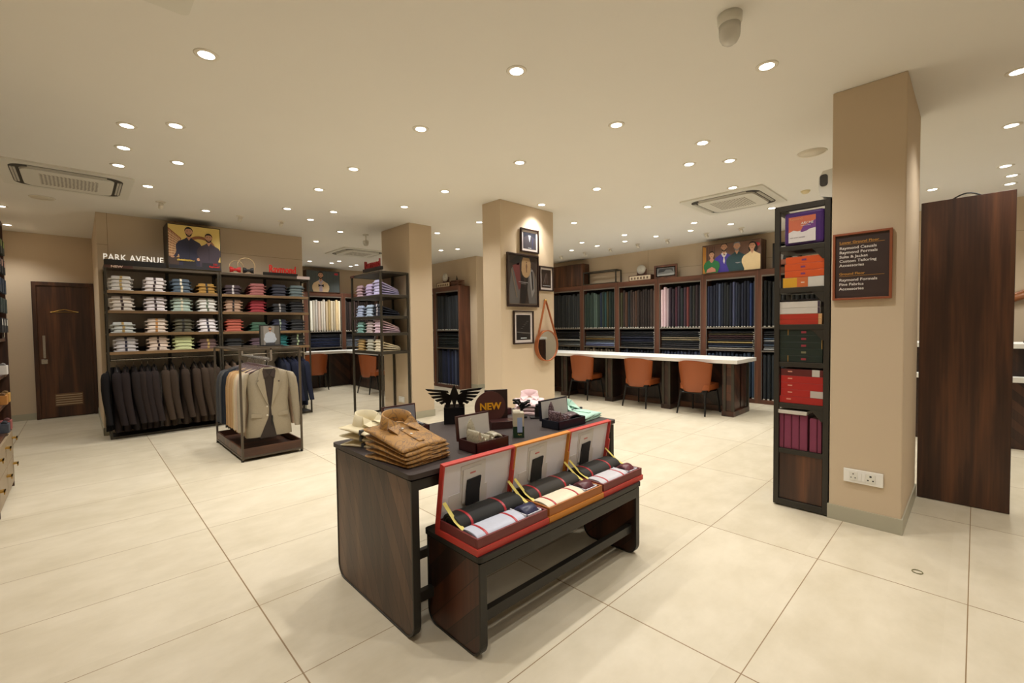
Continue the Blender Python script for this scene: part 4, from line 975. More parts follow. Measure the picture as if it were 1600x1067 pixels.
tbox(L0+.018, L1, 1.601, 1.672, (206, 202, 194), 'gift_box', 'yellow, orange and white flat box under the orange boxes', y1=.29, strip=[(.0, .088, (208, 156, 44)), (.088, .155, (196, 104, 54))], tag=(.112, .03, .022, .008, (214, 190, 170)))
t = tbox(L0, L1-.01, 1.559, 1.575, (28, 26, 30), 'gift_box', 'thin glossy black package lying on the two white boxes', rough=.15)
t.location.z = 1.500-.0005
for i, z in enumerate((1.412, 1.456)):
    tbox(L0-.004, L1-.020, z, z+.0435, (206, 200, 192), 'gift_box', '%s white flat box above the gold-edged red boxes' % ['lower', 'upper'][i], grp='white boxes in the black tower', strip=[(.236, .25, (58, 44, 62))])
for i, z in enumerate((1.336, 1.374)):
    tbox(L0-.004, L1-.010, z, z+.0375, (206, 160, 110), 'gift_box', '%s gold-edged red flat box below the white boxes' % ['lower', 'upper'][i], grp='gold-edged red boxes in the black tower', strip=[(.004, .240, (172, 48, 32))])
for i in range(5):
    z = 1.066+i*.048
    tbox(L0, L1-.004, z, z+.0475, (24, 38, 32), 'gift_box', 'dark green flat box, %s of five, middle of the black tower' % ['lowest', 'second from bottom', 'third from bottom', 'second from top', 'topmost'][i], grp='dark green boxes in the black tower', tag=(.135, .016, .03, .014, (150, 50, 62) if i != 1 else (126, 122, 92)), strip=[(.050, .056, (140, 104, 48))] if i in (0, 4) else ([(.256, .262, (150, 116, 60))] if i in (2, 3) else None))
for i in range(5):
    z = .766+i*.050
    tbox(L0+(0 if i == 0 else .008), L1, z, z+.0495, (168, 36, 30) if i < 4 else (92, 32, 30), 'gift_box', ('red flat box, %s of four under the dark red box' % ['lowest', 'second from bottom', 'third from bottom', 'topmost'][i]) if i < 4 else 'dark red flat box on top of the four red boxes', grp='red boxes in the black tower' if i < 4 else None, tag=(.045, .026, .028, .008, (220, 150, 130)), strip=[(.185, .262, (190, 180, 172))] if i == 1 else ([(.195, .24, (196, 190, 180))] if i == 4 else None))
t = tbox(L0-.012, L0+.175, .705, .730, (206, 200, 188), 'paper_sheaf', 'white paper bundle lying on top of the upright maroon boxes', .0, .28)
t.location.z = .688
x = L0; 
for i, (wd, tl) in enumerate(((.030, -.06), (.048, -.05), (.048, -.04), (.050, -.03), (.046, 0), (.026, 0))):
    if i == 4: x += .010
    t = tbox(x, x+wd-.002, .432, .685 if i < 4 else .665, (112, 40, 66), 'gift_box', 'maroon box standing upright, %s from left of six, low black tower shelf' % ORD[i], .015, .28, grp='upright maroon boxes')
    part('recessed_face', MB().box(.005, -.001, .012, wd-.008, 0, .24), mat((124, 50, 78), .6, 0, .06, 90), t)
    x += wd+.001
t = thing('air_freshener', 'white wall air freshener mounted high beside the big pillar', 'dispenser', (3.72, .69, 2.195), FACE_X)
t.rotation_euler = (0, 0, 0); t.location = (3.70, .69, 2.195)
part('case', MB().prism([(0, .0), (.068, .02), (.080, .08), (.078, .15), (.055, .19), (0, .195)], 'x', 0, .085), M_PLAST, t, .012)
part('window', MB().prism(rrect(.026, .085, .072, .165, .018), 'x', -.0035, .004), mat((64, 62, 60), .3), t)
# floor directory
t = thing('directory_sign', 'wood-framed brown directory sign on the big right pillar', 'sign', (3.687, .678, 1.495), FACE_X)
part('frame', MB().ring([(0, 0), (.308, 0), (.308, .44), (0, .44)], [(.014, .014), (.294, .014), (.294, .426), (.014, .426)], 'y', -.022, 0), mat((142, 76, 44), .5, 0, .08, 20), t, .002)
part('board', MB().box(.014, -.010, .014, .294, -.004, .426), mat((56, 40, 36), .55, 0, .03), t)
MW, MY_ = mat((226, 220, 212), .5, 0, 0), mat((190, 138, 58), .5, 0, 0)
tx = lambda s, z, m_, sz=.0245: text('lettering', s, sz, m_, t, (.035, -.0105, z), .0006, off=.0004, sx=1.12)
tx('Lower Ground Floor', .3725, MY_, .0215)
for i, s in enumerate(('Raymond Casuals', 'Raymond Formals', 'Suits & Jacket', 'Custom Tailoring', 'Accessories')): tx(s, .335-i*.0285, MW)
tx('Ground Floor', .166, MY_, .0215)
for i, s in enumerate(('Raymond Formals', 'Fine Fabrics', 'Accessories')): tx(s, .125-i*.0295, MW)
part('rule', MB().box(.035, -.0115, .3665, .270, -.0105, .3685).box(.035, -.0115, .1565, .270, -.0105, .1585), MY_, t)
t = thing('wall_socket', 'white double socket plate low on the big right pillar', 'socket', (3.687, .607, .279), FACE_X)
part('plate', MB().box(0, -.010, 0, .208, 0, .090), M_WHITE, t, .003)
for a, b in ((.032, .074), (.120, .168)): part('socket_module', MB().box(a, -.013, .018, b, -.010, .074), M_PLAST, t, .001)
h = MB()
for cx, cy, rr in ((.053, .060, .0035), (.042, .036, .003), (.064, .036, .003), (.144, .060, .0055), (.131, .034, .004), (.157, .034, .004)): h.box(cx-rr, -.0135, cy-rr, cx+rr, -.013, cy+rr)
part('pin_holes', h, M_BLACK, t)
for a in (.080, .099): part('switch', MB().box(a, -.014, .020, a+.016, -.010, .072), M_WHITE, t, .001)
t = thing('floor_mark', 'thin flattened ring mark lying on the tiles before the big pillar', 'ring', (3.20, .20, 0))
part('ring', MB().tube([(.022*math.cos(a*PI/12), .022*math.sin(a*PI/12), .003) for a in range(25)], .002, 0, 5), mat((108, 104, 62), .6), t)

# ---------------------------------------------------------------- large walnut screen unit and what stands right of it
t = thing('wooden_partition', 'tall dark walnut panel standing beyond the big right pillar', 'partition', (4.60, .300, 0), FACE_X)
part('panel', MB().box(0, 0, .004, .478, .05, 2.235), M_WOODZ, t, .001)
part('cable', MB().tube([(.16+.02*q, .05, 2.235+.035*math.sin(q*PI/8)) for q in range(9)], .005), M_BLACK, t)
part('edge_band', MB().box(.478, 0, .004, .480, .05, 2.235), mat((58, 44, 36), .6), t)
t = thing('cash_counter', 'dark wooden two-level counter with white tops at the right edge', 'counter', (7.0, 1.00, 0), FACE_X)
part('body', MB().box(0, .10, 0, 2.8, .7, 1.05), M_HERR, t); part('front_box', MB().box(0, 0, 0, 2.8, .10, .70), M_HERR, t)
part('worktop', MB().box(-.01, .08, 1.05, 2.82, .74, 1.10), M_WHITE, t, .003); part('lower_worktop', MB().box(-.01, -.03, .70, 2.82, .10, .755), M_WHITE, t, .003)
t = thing('wall_ornament', 'polished brown curved wooden ornament on the wall above the cash counter', 'ornament', (8.42, -.22, 1.56), FACE_X)
part('arch', MB().tube([(0, 0, 0), (.12, 0, .07), (.3, 0, .13), (.5, 0, .12), (.7, 0, .03)], [.03, .045, .05, .045, .03], 0, 10).tube([(0, 0, .06), (.3, 0, .20), (.7, 0, .10)], .02), mat((150, 92, 52), .35, 0, .12, 20), t)
t = thing('small_device', 'small dark device standing on the upper top of the cash counter', 'device', (7.3, -.36, 1.10), FACE_X)
part('body', MB().box(0, 0, 0, .12, .08, .025), M_BLACK, t, .004)

# ---------------------------------------------------------------- left accessories cabinet
t = thing('accessory_cabinet', 'tall walnut accessory cabinet with brass-handled drawers at the left edge', 'cabinet', (-.45, 5.90, 0), PI/2+0)
# local: rotz=+90 -> front (-y) looks towards +X, local x runs towards +Y ; so place origin at the near end instead
t.location = (-.45, 3.9, 0)
LW = 2.0
f = MB()
for k in (0, .98, LW-.03): f.box(k, 0, .0, k+.03, .38, 2.30)
for z in (.52, .76, 1.0, 1.30): f.box(.03, .01, z-.025, LW-.03, .38, z)
f.box(.03, 0, 2.27, LW-.03, .38, 2.30).box(.03, .36, .52, LW-.03, .38, 2.27)
part('carcass', f, M_WOODZ, t)
part('drawer_box', MB().box(.03, .03, 0, LW-.03, .37, .49), mat((120, 100, 78), .5), t)
for k in range(4):
    for zz in range(2):
        x0 = .033+k*.485; z0 = .055+zz*.225
        dr_ = part('drawer', MB().box(x0, -.004, z0, x0+.476, .03, z0+.215), mat((150, 132, 106), .45, 0, .04), t, .002)
        part('handle', MB().box(x0+.40, -.034, z0+.15, x0+.455, -.004, z0+.162).box(x0+.40, -.034, z0+.135, x0+.455, -.028, z0+.162), M_BRASS, dr_)
part('peg_rail', MB().box(.03, .05, 1.5, LW-.03, .06, 1.51).box(.03, .05, 1.68, LW-.03, .06, 1.69).box(.03, .05, 1.86, LW-.03, .06, 1.87).box(.03, .05, 2.04, LW-.03, .06, 2.05), mat((110, 60, 44), .5), t)
PK = [((34, 38, 30), 'dark green'), ((24, 24, 26), 'black'), ((30, 42, 54), 'dark blue'), ((38, 48, 46), 'slate green'), ((28, 28, 30), 'black and white')]
for r in range(5):
    for c_ in range(3):
        z = 2.05-r*.165; yy = 5.80-c_*.16
        s = thing('sock_pack', '%s sock pack, %s row down, %s column from the far end, left cabinet' % (PK[r][1], ORD[r], ORD[c_]), 'sock pack', (-.44, yy, z), PI/2, 'hanging sock packs')
        part('card', MB().box(-.05, 0, -.04, .05, .02, .08), mat(PK[r][0], .6, 0, .05), s, .002)
        part('pack_label', MB().box(-.035, -.002, .02, .0, 0, .07), mat([(150, 160, 80), (190, 150, 130), (50, 60, 80), (50, 66, 60), (196, 192, 182)][r], .6), s)
for i, (yy, z, c, nm) in enumerate(((5.66, 1.0, (210, 204, 196), 'white folded card'), (5.55, .76, (176, 120, 60), 'orange and maroon box'), (5.60, .52, (70, 74, 84), 'grey striped box'), (5.78, .52, (150, 84, 80), 'red and white rolled tie box'), (5.74, .76, (186, 140, 70), 'ochre box'))):
    s = thing('accessory_box', nm+' on the left cabinet, '+['upper', 'middle', 'lowest', 'lowest', 'middle'][i]+' open shelf', 'box', (-.44, yy, z), PI/2)
    part('body', MB().box(-.05, 0, 0, .05, .12, .075), mat(c, .5), s, .002)
    part('roll', MB().tube([(-.04, .03, .075), (.04, .03, .075)], .02, 0, 8), mat(shade(c, .55), .7), s)
t = thing('bracelet_rack', 'small wire rack on the upper shelf of the left cabinet', 'rack', (-.44, 5.74, 1.30), PI/2)
part('wires', MB().tube([(-.05, .02, 0), (-.05, .02, .07), (0, .02, .10), (.05, .02, .07), (.05, .02, 0)], .004).tube([(-.05, .06, 0), (-.05, .06, .07), (0, .06, .10), (.05, .06, .07), (.05, .06, 0)], .004), M_STEEL, t)

# ---------------------------------------------------------------- pictures and mirror on the central pillar
def picture(x0, x1, z0, z1, fw, mtw, art, lab, name='framed_picture'):
    t = thing(name, lab, 'picture frame', (x0, 3.983, z0))
    W, Hh = x1-x0, z1-z0
    part('frame', MB().ring([(0, 0), (W, 0), (W, Hh), (0, Hh)], [(fw, fw), (W-fw, fw), (W-fw, Hh-fw), (fw, Hh-fw)], 'y', -.026, 0), mat((42, 26, 22), .35, 0, .05, 20), t, .002)
    part('mount_board', MB().box(fw*.8, -.010, fw*.8, W-fw*.8, -.003, Hh-fw*.8), mat((206, 196, 190), .6, 0, 0) if mtw else M_BLACK, t)
    mb = MB(); art(mb, fw+mtw, fw+mtw, W-fw-mtw, Hh-fw-mtw)
    o = part('printed_picture', mb, ART, t); o.location = (0, -.0105, 0)
    return t
ART = [mat((40, 42, 52), .3), mat((66, 62, 68), .4), mat((206, 214, 220), .4), mat((54, 58, 92), .4), mat((50, 38, 34), .3), mat((88, 84, 82), .4), mat((96, 44, 44), .4), mat((150, 122, 88), .4), mat((112, 98, 82), .4), mat((128, 124, 122), .4), mat((30, 27, 28), .3), mat((92, 62, 46), .4)]
def art1(m, a, b, c, d):
    m.flat([(a, b), (c, b), (c, d), (a, d)], 0, 0); k = (a+c)/2
    m.flat([(a+.02, b), (c-.02, b), (c-.01, d-.07), (k+.02, d-.03), (k-.02, d-.03), (a+.01, d-.07)], 1, 1); m.flat([(k-.022, d-.035), (k+.022, d-.035), (k, d-.12)], 2, 2)
    m.flat([(k+.04, b), (k+.055, b), (k+.065, d-.07), (k+.05, d-.06)], 2, 3); m.flat([(k-.03, b+.01), (k+.03, b+.01), (k+.03, b+.016), (k-.03, b+.016)], 3, 2)
def art2(m, a, b, c, d):
    W, Hh = c-a, d-b; Q = lambda pts: [(a+u*W, b+v*Hh) for u, v in pts]
    m.flat(Q([(0, 0), (1, 0), (1, 1), (0, 1)]), 0, 4)
    m.flat(Q([(.0, .1), (.10, .72), (.22, .80), (.40, .38), (.36, .02), (.06, .02)]), 1, 5); m.flat(Q([(.14, .78), (.38, .86), (.42, .36), (.34, .30), (.22, .62)]), 2, 6)
    m.flat(Q([(.02, .84), (.3, .99), (.45, .99), (.36, .80)]), 2, 10)
    m.flat(Q([(.62, .66), (.76, .78), (.88, .70), (.99, .5), (.99, .04), (.70, .04), (.64, .34)]), 1, 5); m.flat(Q([(.74, .72), (.84, .74), (.90, .30), (.80, .16), (.72, .56)]), 2, 9); m.flat(Q([(.78, .70), (.83, .70), (.86, .35), (.82, .30)]), 3, 10)
    m.flat(Q([(.44, .70), (.45, .86), (.50, .965), (.72, .965), (.77, .86), (.76, .70), (.72, .62), (.66, .575), (.60, .56), (.54, .575), (.48, .62)]), 3, 7)
    m.flat(Q([(.605, .67), (.635, .67), (.632, .74), (.645, .79), (.632, .845), (.61, .85), (.592, .80), (.602, .74)]), 4, 11); m.flat(Q(ell(.62, .872, .020, .016, 12)), 4, 11)
    m.flat(Q([(.40, .30), (.44, .62), (.52, .56), (.56, .30), (.60, .55), (.68, .58), (.64, .30), (.56, .02), (.42, .02)]), 2, 10)
    m.flat(Q([(.10, .70), (.13, .71), (.30, .16), (.27, .14)]), 5, 8); m.flat(Q([(.88, .68), (.90, .66), (.93, .16), (.91, .16)]), 5, 8)
    m.flat(Q([(.34, .465), (.66, .455), (.66, .470), (.34, .480)]), 6, 9); m.flat(Q([(.42, .435), (.60, .43), (.60, .438), (.42, .443)]), 6, 9)
    m.flat(Q([(.02, .02), (.98, .02), (.98, .032), (.02, .032)]), 3, 8); m.flat(Q([(.965, .02), (.978, .02), (.978, .98), (.965, .98)]), 3, 8); m.flat(Q([(.02, .02), (.033, .02), (.033, .98), (.02, .98)]), 3, 8)
def art3(m, a, b, c, d):
    m.flat([(a, b), (c, b), (c, d), (a, d)], 0, 4); W = c-a
    for q in range(6): m.flat([(a+W*(.2+.1*q), b+.06), (a+W*(.24+.1*q), b+.05), (a+W*(.5+.02*q), d-.05), (a+W*(.48+.02*q), d-.04)], 1+q, 11 if q % 2 else 5)
    m.flat([(a+.02, b+.025), (c-.02, b+.025), (c-.02, b+.029), (a+.02, b+.029)], 8, 2)
def art4(m, a, b, c, d):
    m.flat([(a, b), (c, b), (c, d), (a, d)], 0, 10); W, Hh = c-a, d-b
    m.flat([(a, b+Hh*.3), (c, b+Hh*.24), (c, b+Hh*.28), (a, b+Hh*.34)], 1, 5)
    for q in range(5): m.flat([(a+W*.1*(q+3), b+Hh*(.45+.07*q)), (a+W*.1*(q+4.5), b+Hh*(.45+.07*q)), (a+W*.1*(q+4.5), b+Hh*(.47+.07*q)), (a+W*.1*(q+3), b+Hh*(.47+.07*q))], 2+q, 5)
    m.flat([(a+W*.3, b+Hh*.06), (a+W*.72, b+Hh*.06), (a+W*.72, b+Hh*.09), (a+W*.3, b+Hh*.09)], 2, 2)
picture(4.005, 4.335, 2.285, 2.585, .018, .028, art1, 'small framed tuxedo picture, highest on the central pillar')
picture(3.765, 4.325, 1.594, 2.256, .020, .0, art2, 'large black-framed poster of three jackets on the central pillar')
picture(4.342, 4.620, 1.812, 2.138, .018, .026, art3, 'small framed brown picture right of the large poster, central pillar')
picture(3.862, 4.220, 1.126, 1.546, .018, .034, art4, 'framed dark picture with white mount below the large poster')
t = thing('strap_mirror', 'round mirror hanging on a brown leather strap, central pillar', 'mirror', (4.445, 3.975, 1.09))
R_ = .205
def yring(r0, r1, y0, y1, n=48):
    return MB().ring([(r1*math.cos(a*2*PI/n), r1*math.sin(a*2*PI/n)) for a in range(n)], [(r0*math.cos(a*2*PI/n), r0*math.sin(a*2*PI/n)) for a in range(n)], 'y', y0, y1)
M_LTH = mat((160, 92, 52), .5, 0, .08, 20)
part('rim', yring(R_-.013, R_, -.060, 0), M_LTH, t, .002)
part('mirror_glass', MB().prism([(.193*math.cos(a*2*PI/48), .193*math.sin(a*2*PI/48)) for a in range(48)], 'y', -.046, -.036), mat((232, 234, 232), .02, 1.0, 0), t)
st = MB()
for s in (-1, 1): st.add([(s*.196, -.065, .0), (s*.196, -.040, .0), (s*.204, -.040, .12), (s*.204, -.065, .12)], [(0, 1, 2, 3)]); 
st = MB()
for s in (-1, 1):
    a, b = Vector((s*.195, -.045, .07)), Vector((s*.006, -.018, .60))
    dirv = (b-a).normalized(); n_ = Vector((dirv.z, 0, -dirv.x))*.004; wv = Vector((0, .014, 0))
    vs = [a-n_-wv, a+n_-wv, a+n_+wv, a-n_+wv, b-n_-wv, b+n_-wv, b+n_+wv, b-n_+wv]
    st.add(vs, [(0, 1, 2, 3), (4, 7, 6, 5), (0, 4, 5, 1), (1, 5, 6, 2), (2, 6, 7, 3), (3, 7, 4, 0)])
part('strap', st, M_LTH, t); part('peg', MB().lathe([(0, 0), (.012, 0), (.012, .035), (0, .035)], n=14).tf(Matrix.Translation((0, .002, .60)) @ Matrix.Rotation(PI/2, 4, 'X')), M_BRASS, t)

# ---------------------------------------------------------------- central display table and bench
M_TOP = mat((54, 44, 41), .55, 0, .04, 14)
M_DKM = mat((42, 39, 34), .42, .3, .03, 12)
def nest(name, lab, cat, x0, y0, W, D, Hh, top_m, pan_m, rr, apron, bars, over=.012):
    t = thing(name, lab, cat, (x0, y0, 0))
    part('top', MB().prism(rrect(-over, -over, W+over, D+over, .02, 4), 'z', Hh-.022, Hh), top_m, t, .007, seg=3)
    part('apron', MB().box(.035, 0, Hh-.032-apron, W-.035, .03, Hh-.032).box(.035, D-.03, Hh-.032-apron, W-.035, D, Hh-.032).box(.05, .02, Hh-.034, W-.05, D-.02, Hh-.020), M_DKM, t, .001)
    for k in (0, W-.036):
        po = rrect(0, .0, D, Hh-.032, rr, 8, 'bottom'); pi = rrect(.010, .010, D-.010, Hh-.034, rr-.010, 8, 'bottom')
        e_ = part('end_frame', MB().ring(po, pi, 'x', k, k+.036), M_DKM, t, .0015)
        part('end_panel', MB().prism(pi, 'x', k+.003, k+.033), pan_m, e_)
    b = MB()
    for (y, z) in bars: b.box(.036, y, z, W-.036, y+.03, z+.045)
    part('stretcher', b, M_DKM, t)
    return t
TBX0, TBY0, TBW, TBD, TBH = .985, 1.640, 1.515, .775, .730
nest('display_table', 'dark wooden display table with mauve-brown top and diagonal plank ends', 'table', TBX0, TBY0, TBW, TBD, TBH, M_TOP, M_DIAG, .075, .045, [(.05, .13), (.37, .13)])
BNX, BNY, BNW, BND, BNH = 1.118, 1.358, 1.215, .378, .430
nest('display_bench', 'low dark wooden bench carrying three open gift boxes', 'bench', BNX, BNY, BNW, BND+.0, BNH, M_DKM, M_DIAG2, .065, .055, [(.03, .13), (.31, .13)], .010)

# folded shirts on the table: a body with flattened layers and an upright collar
def big_shirt(w_=.24, L=.30, th=.024):
    def f():
        m = MB(); R = []
        for y, k, t_, dz in ((-.012, .98, .16, .003), (.0, 1.07, .42, .001), (.02, 1.08, .70, 0), (.06, 1.04, .95, 0), (.12, 1.01, 1.0, 0), (.20, .99, .95, 0), (L-.012, .98, .85, 0), (L-.002, .975, .6, .001), (L, .96, .3, .003)):
            a = w_/2*k; h = th*t_; r = []
            for q in range(21):
                u = -1+q/10.0
                r.append((a*u, y+.003*math.sin(u*5), dz+h*(1-.55*abs(u)**5)+.002*math.sin(u*6+y*25)))
            for q in range(21):
                u = 1-q/10.0
                r.append((a*u*.995, y, dz+.004*abs(u)**4))
            R.append(r)
        m.loft(R)
        return m
    return f
def big_fold(w_=.235, L=.30, th=.0245):
    def f():
        m = MB()
        m.box(-.014, .09, th*.9, .014, L-.03, th*1.05+.0012)
        return m
    return f
def big_collar(h=.050):
    def f():
        m = MB(); R1, R2 = .070, .060
        A = [rad(a) for a in range(150, 391, 10)]
        def P(a, rx, ry, z): return (rx*math.cos(a), .066+ry*math.sin(a), z)
        # stand (inner) and fall (outer) surfaces of the collar
        lo = [P(a, .078, .064, .020) for a in A]; hi = [P(a, .070, .058, .030+h+.006*math.sin(-a)) for a in A]; hi2 = [P(a, .064, .052, .030+h+.006*math.sin(-a)) for a in A]; lo2 = [P(a, .060, .048, .026) for a in A]
        m.loft([lo, hi, hi2, lo2], closed=False)
        for s in (-1, 1):
            a0 = A[-1] if s > 0 else A[0]
            e0 = P(a0, .076, .064, .030); e1 = P(a0, .070, .058, .030+h-.002)
            t0 = (s*.056, .172, .027); t1 = (s*.008, .112, .050); m1 = (s*.078, .125, .046)
            m.add([e0, e1, t1, t0, m1, (t0[0], t0[1], t0[2]-.006), (e0[0], e0[1], e0[2]-.006)], [(0, 4, 1), (4, 2, 1), (4, 3, 2), (0, 6, 5, 3, 4), (3, 5, 2)])
        return m
    return f
M_TANSH = None
def print_mat(base, ink, sc):
    m, N, L, b = nt('printed cloth'); tc = N.new('ShaderNodeTexCoord')
    n = N.new('ShaderNodeTexNoise'); n.inputs['Scale'].default_value = sc; n.inputs['Detail'].default_value = 2; n.inputs['Distortion'].default_value = 2.2
    L.new(tc.outputs['Object'], n.inputs[0])
    cr = N.new('ShaderNodeValToRGB'); e_ = cr.color_ramp.elements; e_[0].position = .42; e_[0].color = lin(base); e_[1].position = .60; e_[1].color = lin(base)
    for ps, c in ((.485, base), (.50, ink), (.515, base), (.56, shade(base, .82)), (.58, ink)): x_ = e_.new(ps); x_.color = lin(c)
    L.new(n.outputs['Fac'], cr.inputs[0]); L.new(cr.outputs[0], b.inputs['Base Color']); b.inputs['Roughness'].default_value = .55; b.inputs['Sheen Weight'].default_value = .2
    return m
def bstack(n, m_, loc, rz, nm, where, pitch, back, strap=None, L=.30, buttons=True, scl=1.0):
    for i in range(n):
        tilt = -math.atan2(i*(pitch-back), L); j = n-1-i
        t = thing('folded_shirt', '%s folded shirt, %s in the pile %s' % (nm, fromtop(j, n), where), 'shirt', (loc[0]+random.uniform(-.006, .006), loc[1]+random.uniform(-.005, .005), loc[2]+i*pitch+.0005), 0, nm+' shirts on the table')
        t.rotation_euler = (tilt, random.uniform(-.012, .012), rz+random.uniform(-.03, .03)); t.scale = (scl,)*3
        part('body', None, None, t, me=mesh_of('big_body', big_shirt(), [m_]))
        part('button_placket', None, None, t, me=mesh_of('big_placket', big_fold(), [m_]))
        if j == 0: part('collar', None, None, t, me=mesh_of('big_collar', big_collar(), [m_]))
        else: part('collar', None, None, t, me=mesh_of('flat_collar', big_collar(max(.004, pitch-.022)), [m_]))
        if strap: part('ribbon', MB().box(-.123, .135, .0, .123, .149, .0270), strap, t)
        if j == 0 and buttons:
            for q in range(2): part('button', MB().lathe([(0, 0), (.006, 0), (.006, .003), (0, .003)], (0, .120+q*.07, .0265), 10), M_WHITE, t)
M_TANP = print_mat((164, 118, 50), (62, 50, 50), 14)
bstack(5, M_TANP, (1.100, 2.03, TBH), rad(180+5), 'tan printed', 'at the table\'s near left end', .032, .017, L=.32, scl=1.05)
bstack(3, mat((222, 210, 176), .7, 0, .03, 40), (1.085, 2.36, TBH), rad(180+22), 'cream', 'behind the tan printed ones', .044, .022, mat((64, 68, 72), .5), buttons=False, scl=.98)
bstack(3, mat((226, 196, 196), .7, 0, .03, 40), (2.43, 2.335, TBH), rad(180-44), 'pale pink', 'on the display table\'s far side', .034, .026, scl=.88, buttons=False)
bstack(2, mat((170, 206, 188), .7, 0, .03, 40), (2.365, 2.03, TBH), rad(180+9), 'mint green', 'at the display table\'s right end', .030, .016, mat((40, 40, 52), .5), L=.30, scl=1.0, buttons=False)

# small open tie boxes
def tie_box(loc, rz, W, D, hb, hl, c, cin, tie, lab, tlab, lean=.10):
    t = thing('tie_box', lab, 'gift box', loc, rz)
    m_ = mat(c, .3, 0, .03); w_ = .006
    part('tray', MB().box(0, 0, 0, W, D, .005).box(0, 0, 0, W, w_, hb).box(0, D-w_, 0, W, D, hb).box(0, 0, 0, w_, D, hb).box(W-w_, 0, 0, W, D, hb), m_, t, .001)
    l_ = MB().box(0, 0, 0, W, .018, hl); l_.tf(Matrix.Translation((0, D, hb*.7)) @ Matrix.Rotation(-lean, 4, 'X'))
    lid = part('lid', l_, m_, t, .001)
    q = MB().box(.008, -.002, .008, W-.008, 0, hl-.008); q.tf(Matrix.Translation((0, D, hb*.7)) @ Matrix.Rotation(-lean, 4, 'X'))
    part('lining', q, mat(cin, .6, 0, .01), lid)
    if tie:
        M4 = Matrix.Translation(loc) @ Matrix.Rotation(rz, 4, 'Z')
        p0 = M4 @ Vector((0, 0, .006))
        s = thing('necktie', tlab, 'necktie', tuple(p0), rz)
        mt = tie_mat(*tie)
        m = MB()
        for k in range(5):                       # rolled folds standing in the tray
            x = .035+k*.022; hgt = .045+(.035 if k == 0 else .012*(k % 2))
            R = []
            for y in (.014, .04, D-.035): R.append([(x+.012*math.cos(a), y, hgt*.62+hgt*.60*math.sin(a)) for a in [i*PI/6 for i in range(12)]])
            m.loft(R)
        part('folds', m, mt, s)
        bl = MB().loft([[(x0+.0, D-.03-y_, z_), (x0+w2, D-.03-y_, z_), (x0+w2, D-.026-y_, z_+.003), (x0, D-.026-y_, z_+.003)] for x0, w2, y_, z_ in ((.045, .06, .0, .02), (.03, .06, .0, .07), (.035, .04, .0, .115), (.058, .004, -.004, .145))])
        part('blade', bl, mt, s)
        tl = MB()
        R = []
        for x, z in ((.145, .05), (W-.045, .056), (W-.012, .040)): R.append([(x, D*.5+.038*math.cos(a), z+.014*math.sin(a)) for a in [i*PI/6 for i in range(12)]])
        part('tail', MB().loft(R), mt, s)
    return t
def tie_mat(a, b, sc, kind='dots'):
    m, N, L, bs = nt('tie silk'); tc = N.new('ShaderNodeTexCoord')
    v = N.new('ShaderNodeTexVoronoi' if kind == 'dots' else 'ShaderNodeTexChecker'); v.inputs['Scale'].default_value = sc
    L.new(tc.outputs['Object'], v.inputs[0])
    if kind == 'dots':
        cr = N.new('ShaderNodeValToRGB'); e_ = cr.color_ramp.elements; e_[0].position = .28; e_[0].color = lin(b); e_[1].position = .34; e_[1].color = lin(a); L.new(v.outputs[0], cr.inputs[0]); L.new(cr.outputs[0], bs.inputs['Base Color'])
    else:
        v.inputs[1].default_value = lin(a); v.inputs[2].default_value = lin(b); L.new(v.outputs[0], bs.inputs['Base Color'])
    bs.inputs['Roughness'].default_value = .35
    return m
tie_box((1.36, 1.665, TBH), 0, .215, .14, .055, .127, (58, 24, 24), (196, 192, 186), ((168, 160, 138), (128, 122, 104), 130), 'open wine-red tie box behind the first red gift box', 'beige patterned necktie rolled in the wine-red box')
tie_box((2.015, 1.70, TBH), 0, .26, .135, .050, .125, (24, 28, 40), (186, 184, 178), ((66, 44, 52), (184, 164, 164), 190), 'open navy tie box near the mint shirts', 'dark pink-dotted necktie rolled in the navy box')
tie_box((1.235, 2.20, TBH), 0, .215, .14, .055, .125, (66, 30, 30), (128, 126, 130), ((60, 60, 66), (150, 150, 156), 150), 'open maroon box behind the tan printed shirts', 'dark patterned necktie in the box behind tan shirts')
t = thing('gift_box', 'closed maroon box behind the cream shirts', 'gift box', (1.15, 2.28, TBH), 0)
t.location = (1.20, 2.375, TBH)
t2 = part('body', MB().box(-.03, 0, 0, .09, .035, .105), mat((82, 40, 42), .4, 0, .03), t, .002)
t = thing('tie_box', 'small wine-red box with a pale tie at the far edge, right of the NEW sign', 'gift box', (2.03, 2.27, TBH), 0)
part('tray', MB().box(0, 0, 0, .15, .10, .045), mat((66, 26, 28), .35, 0, .03), t, .002)
part('tie_roll', MB().tube([(.03, .05, .050), (.12, .05, .050)], .018, 0, 10).tube([(.02, .03, .056), (.10, .025, .052)], .010, 0, 8), tie_mat((210, 186, 184), (150, 120, 122), 120), t)
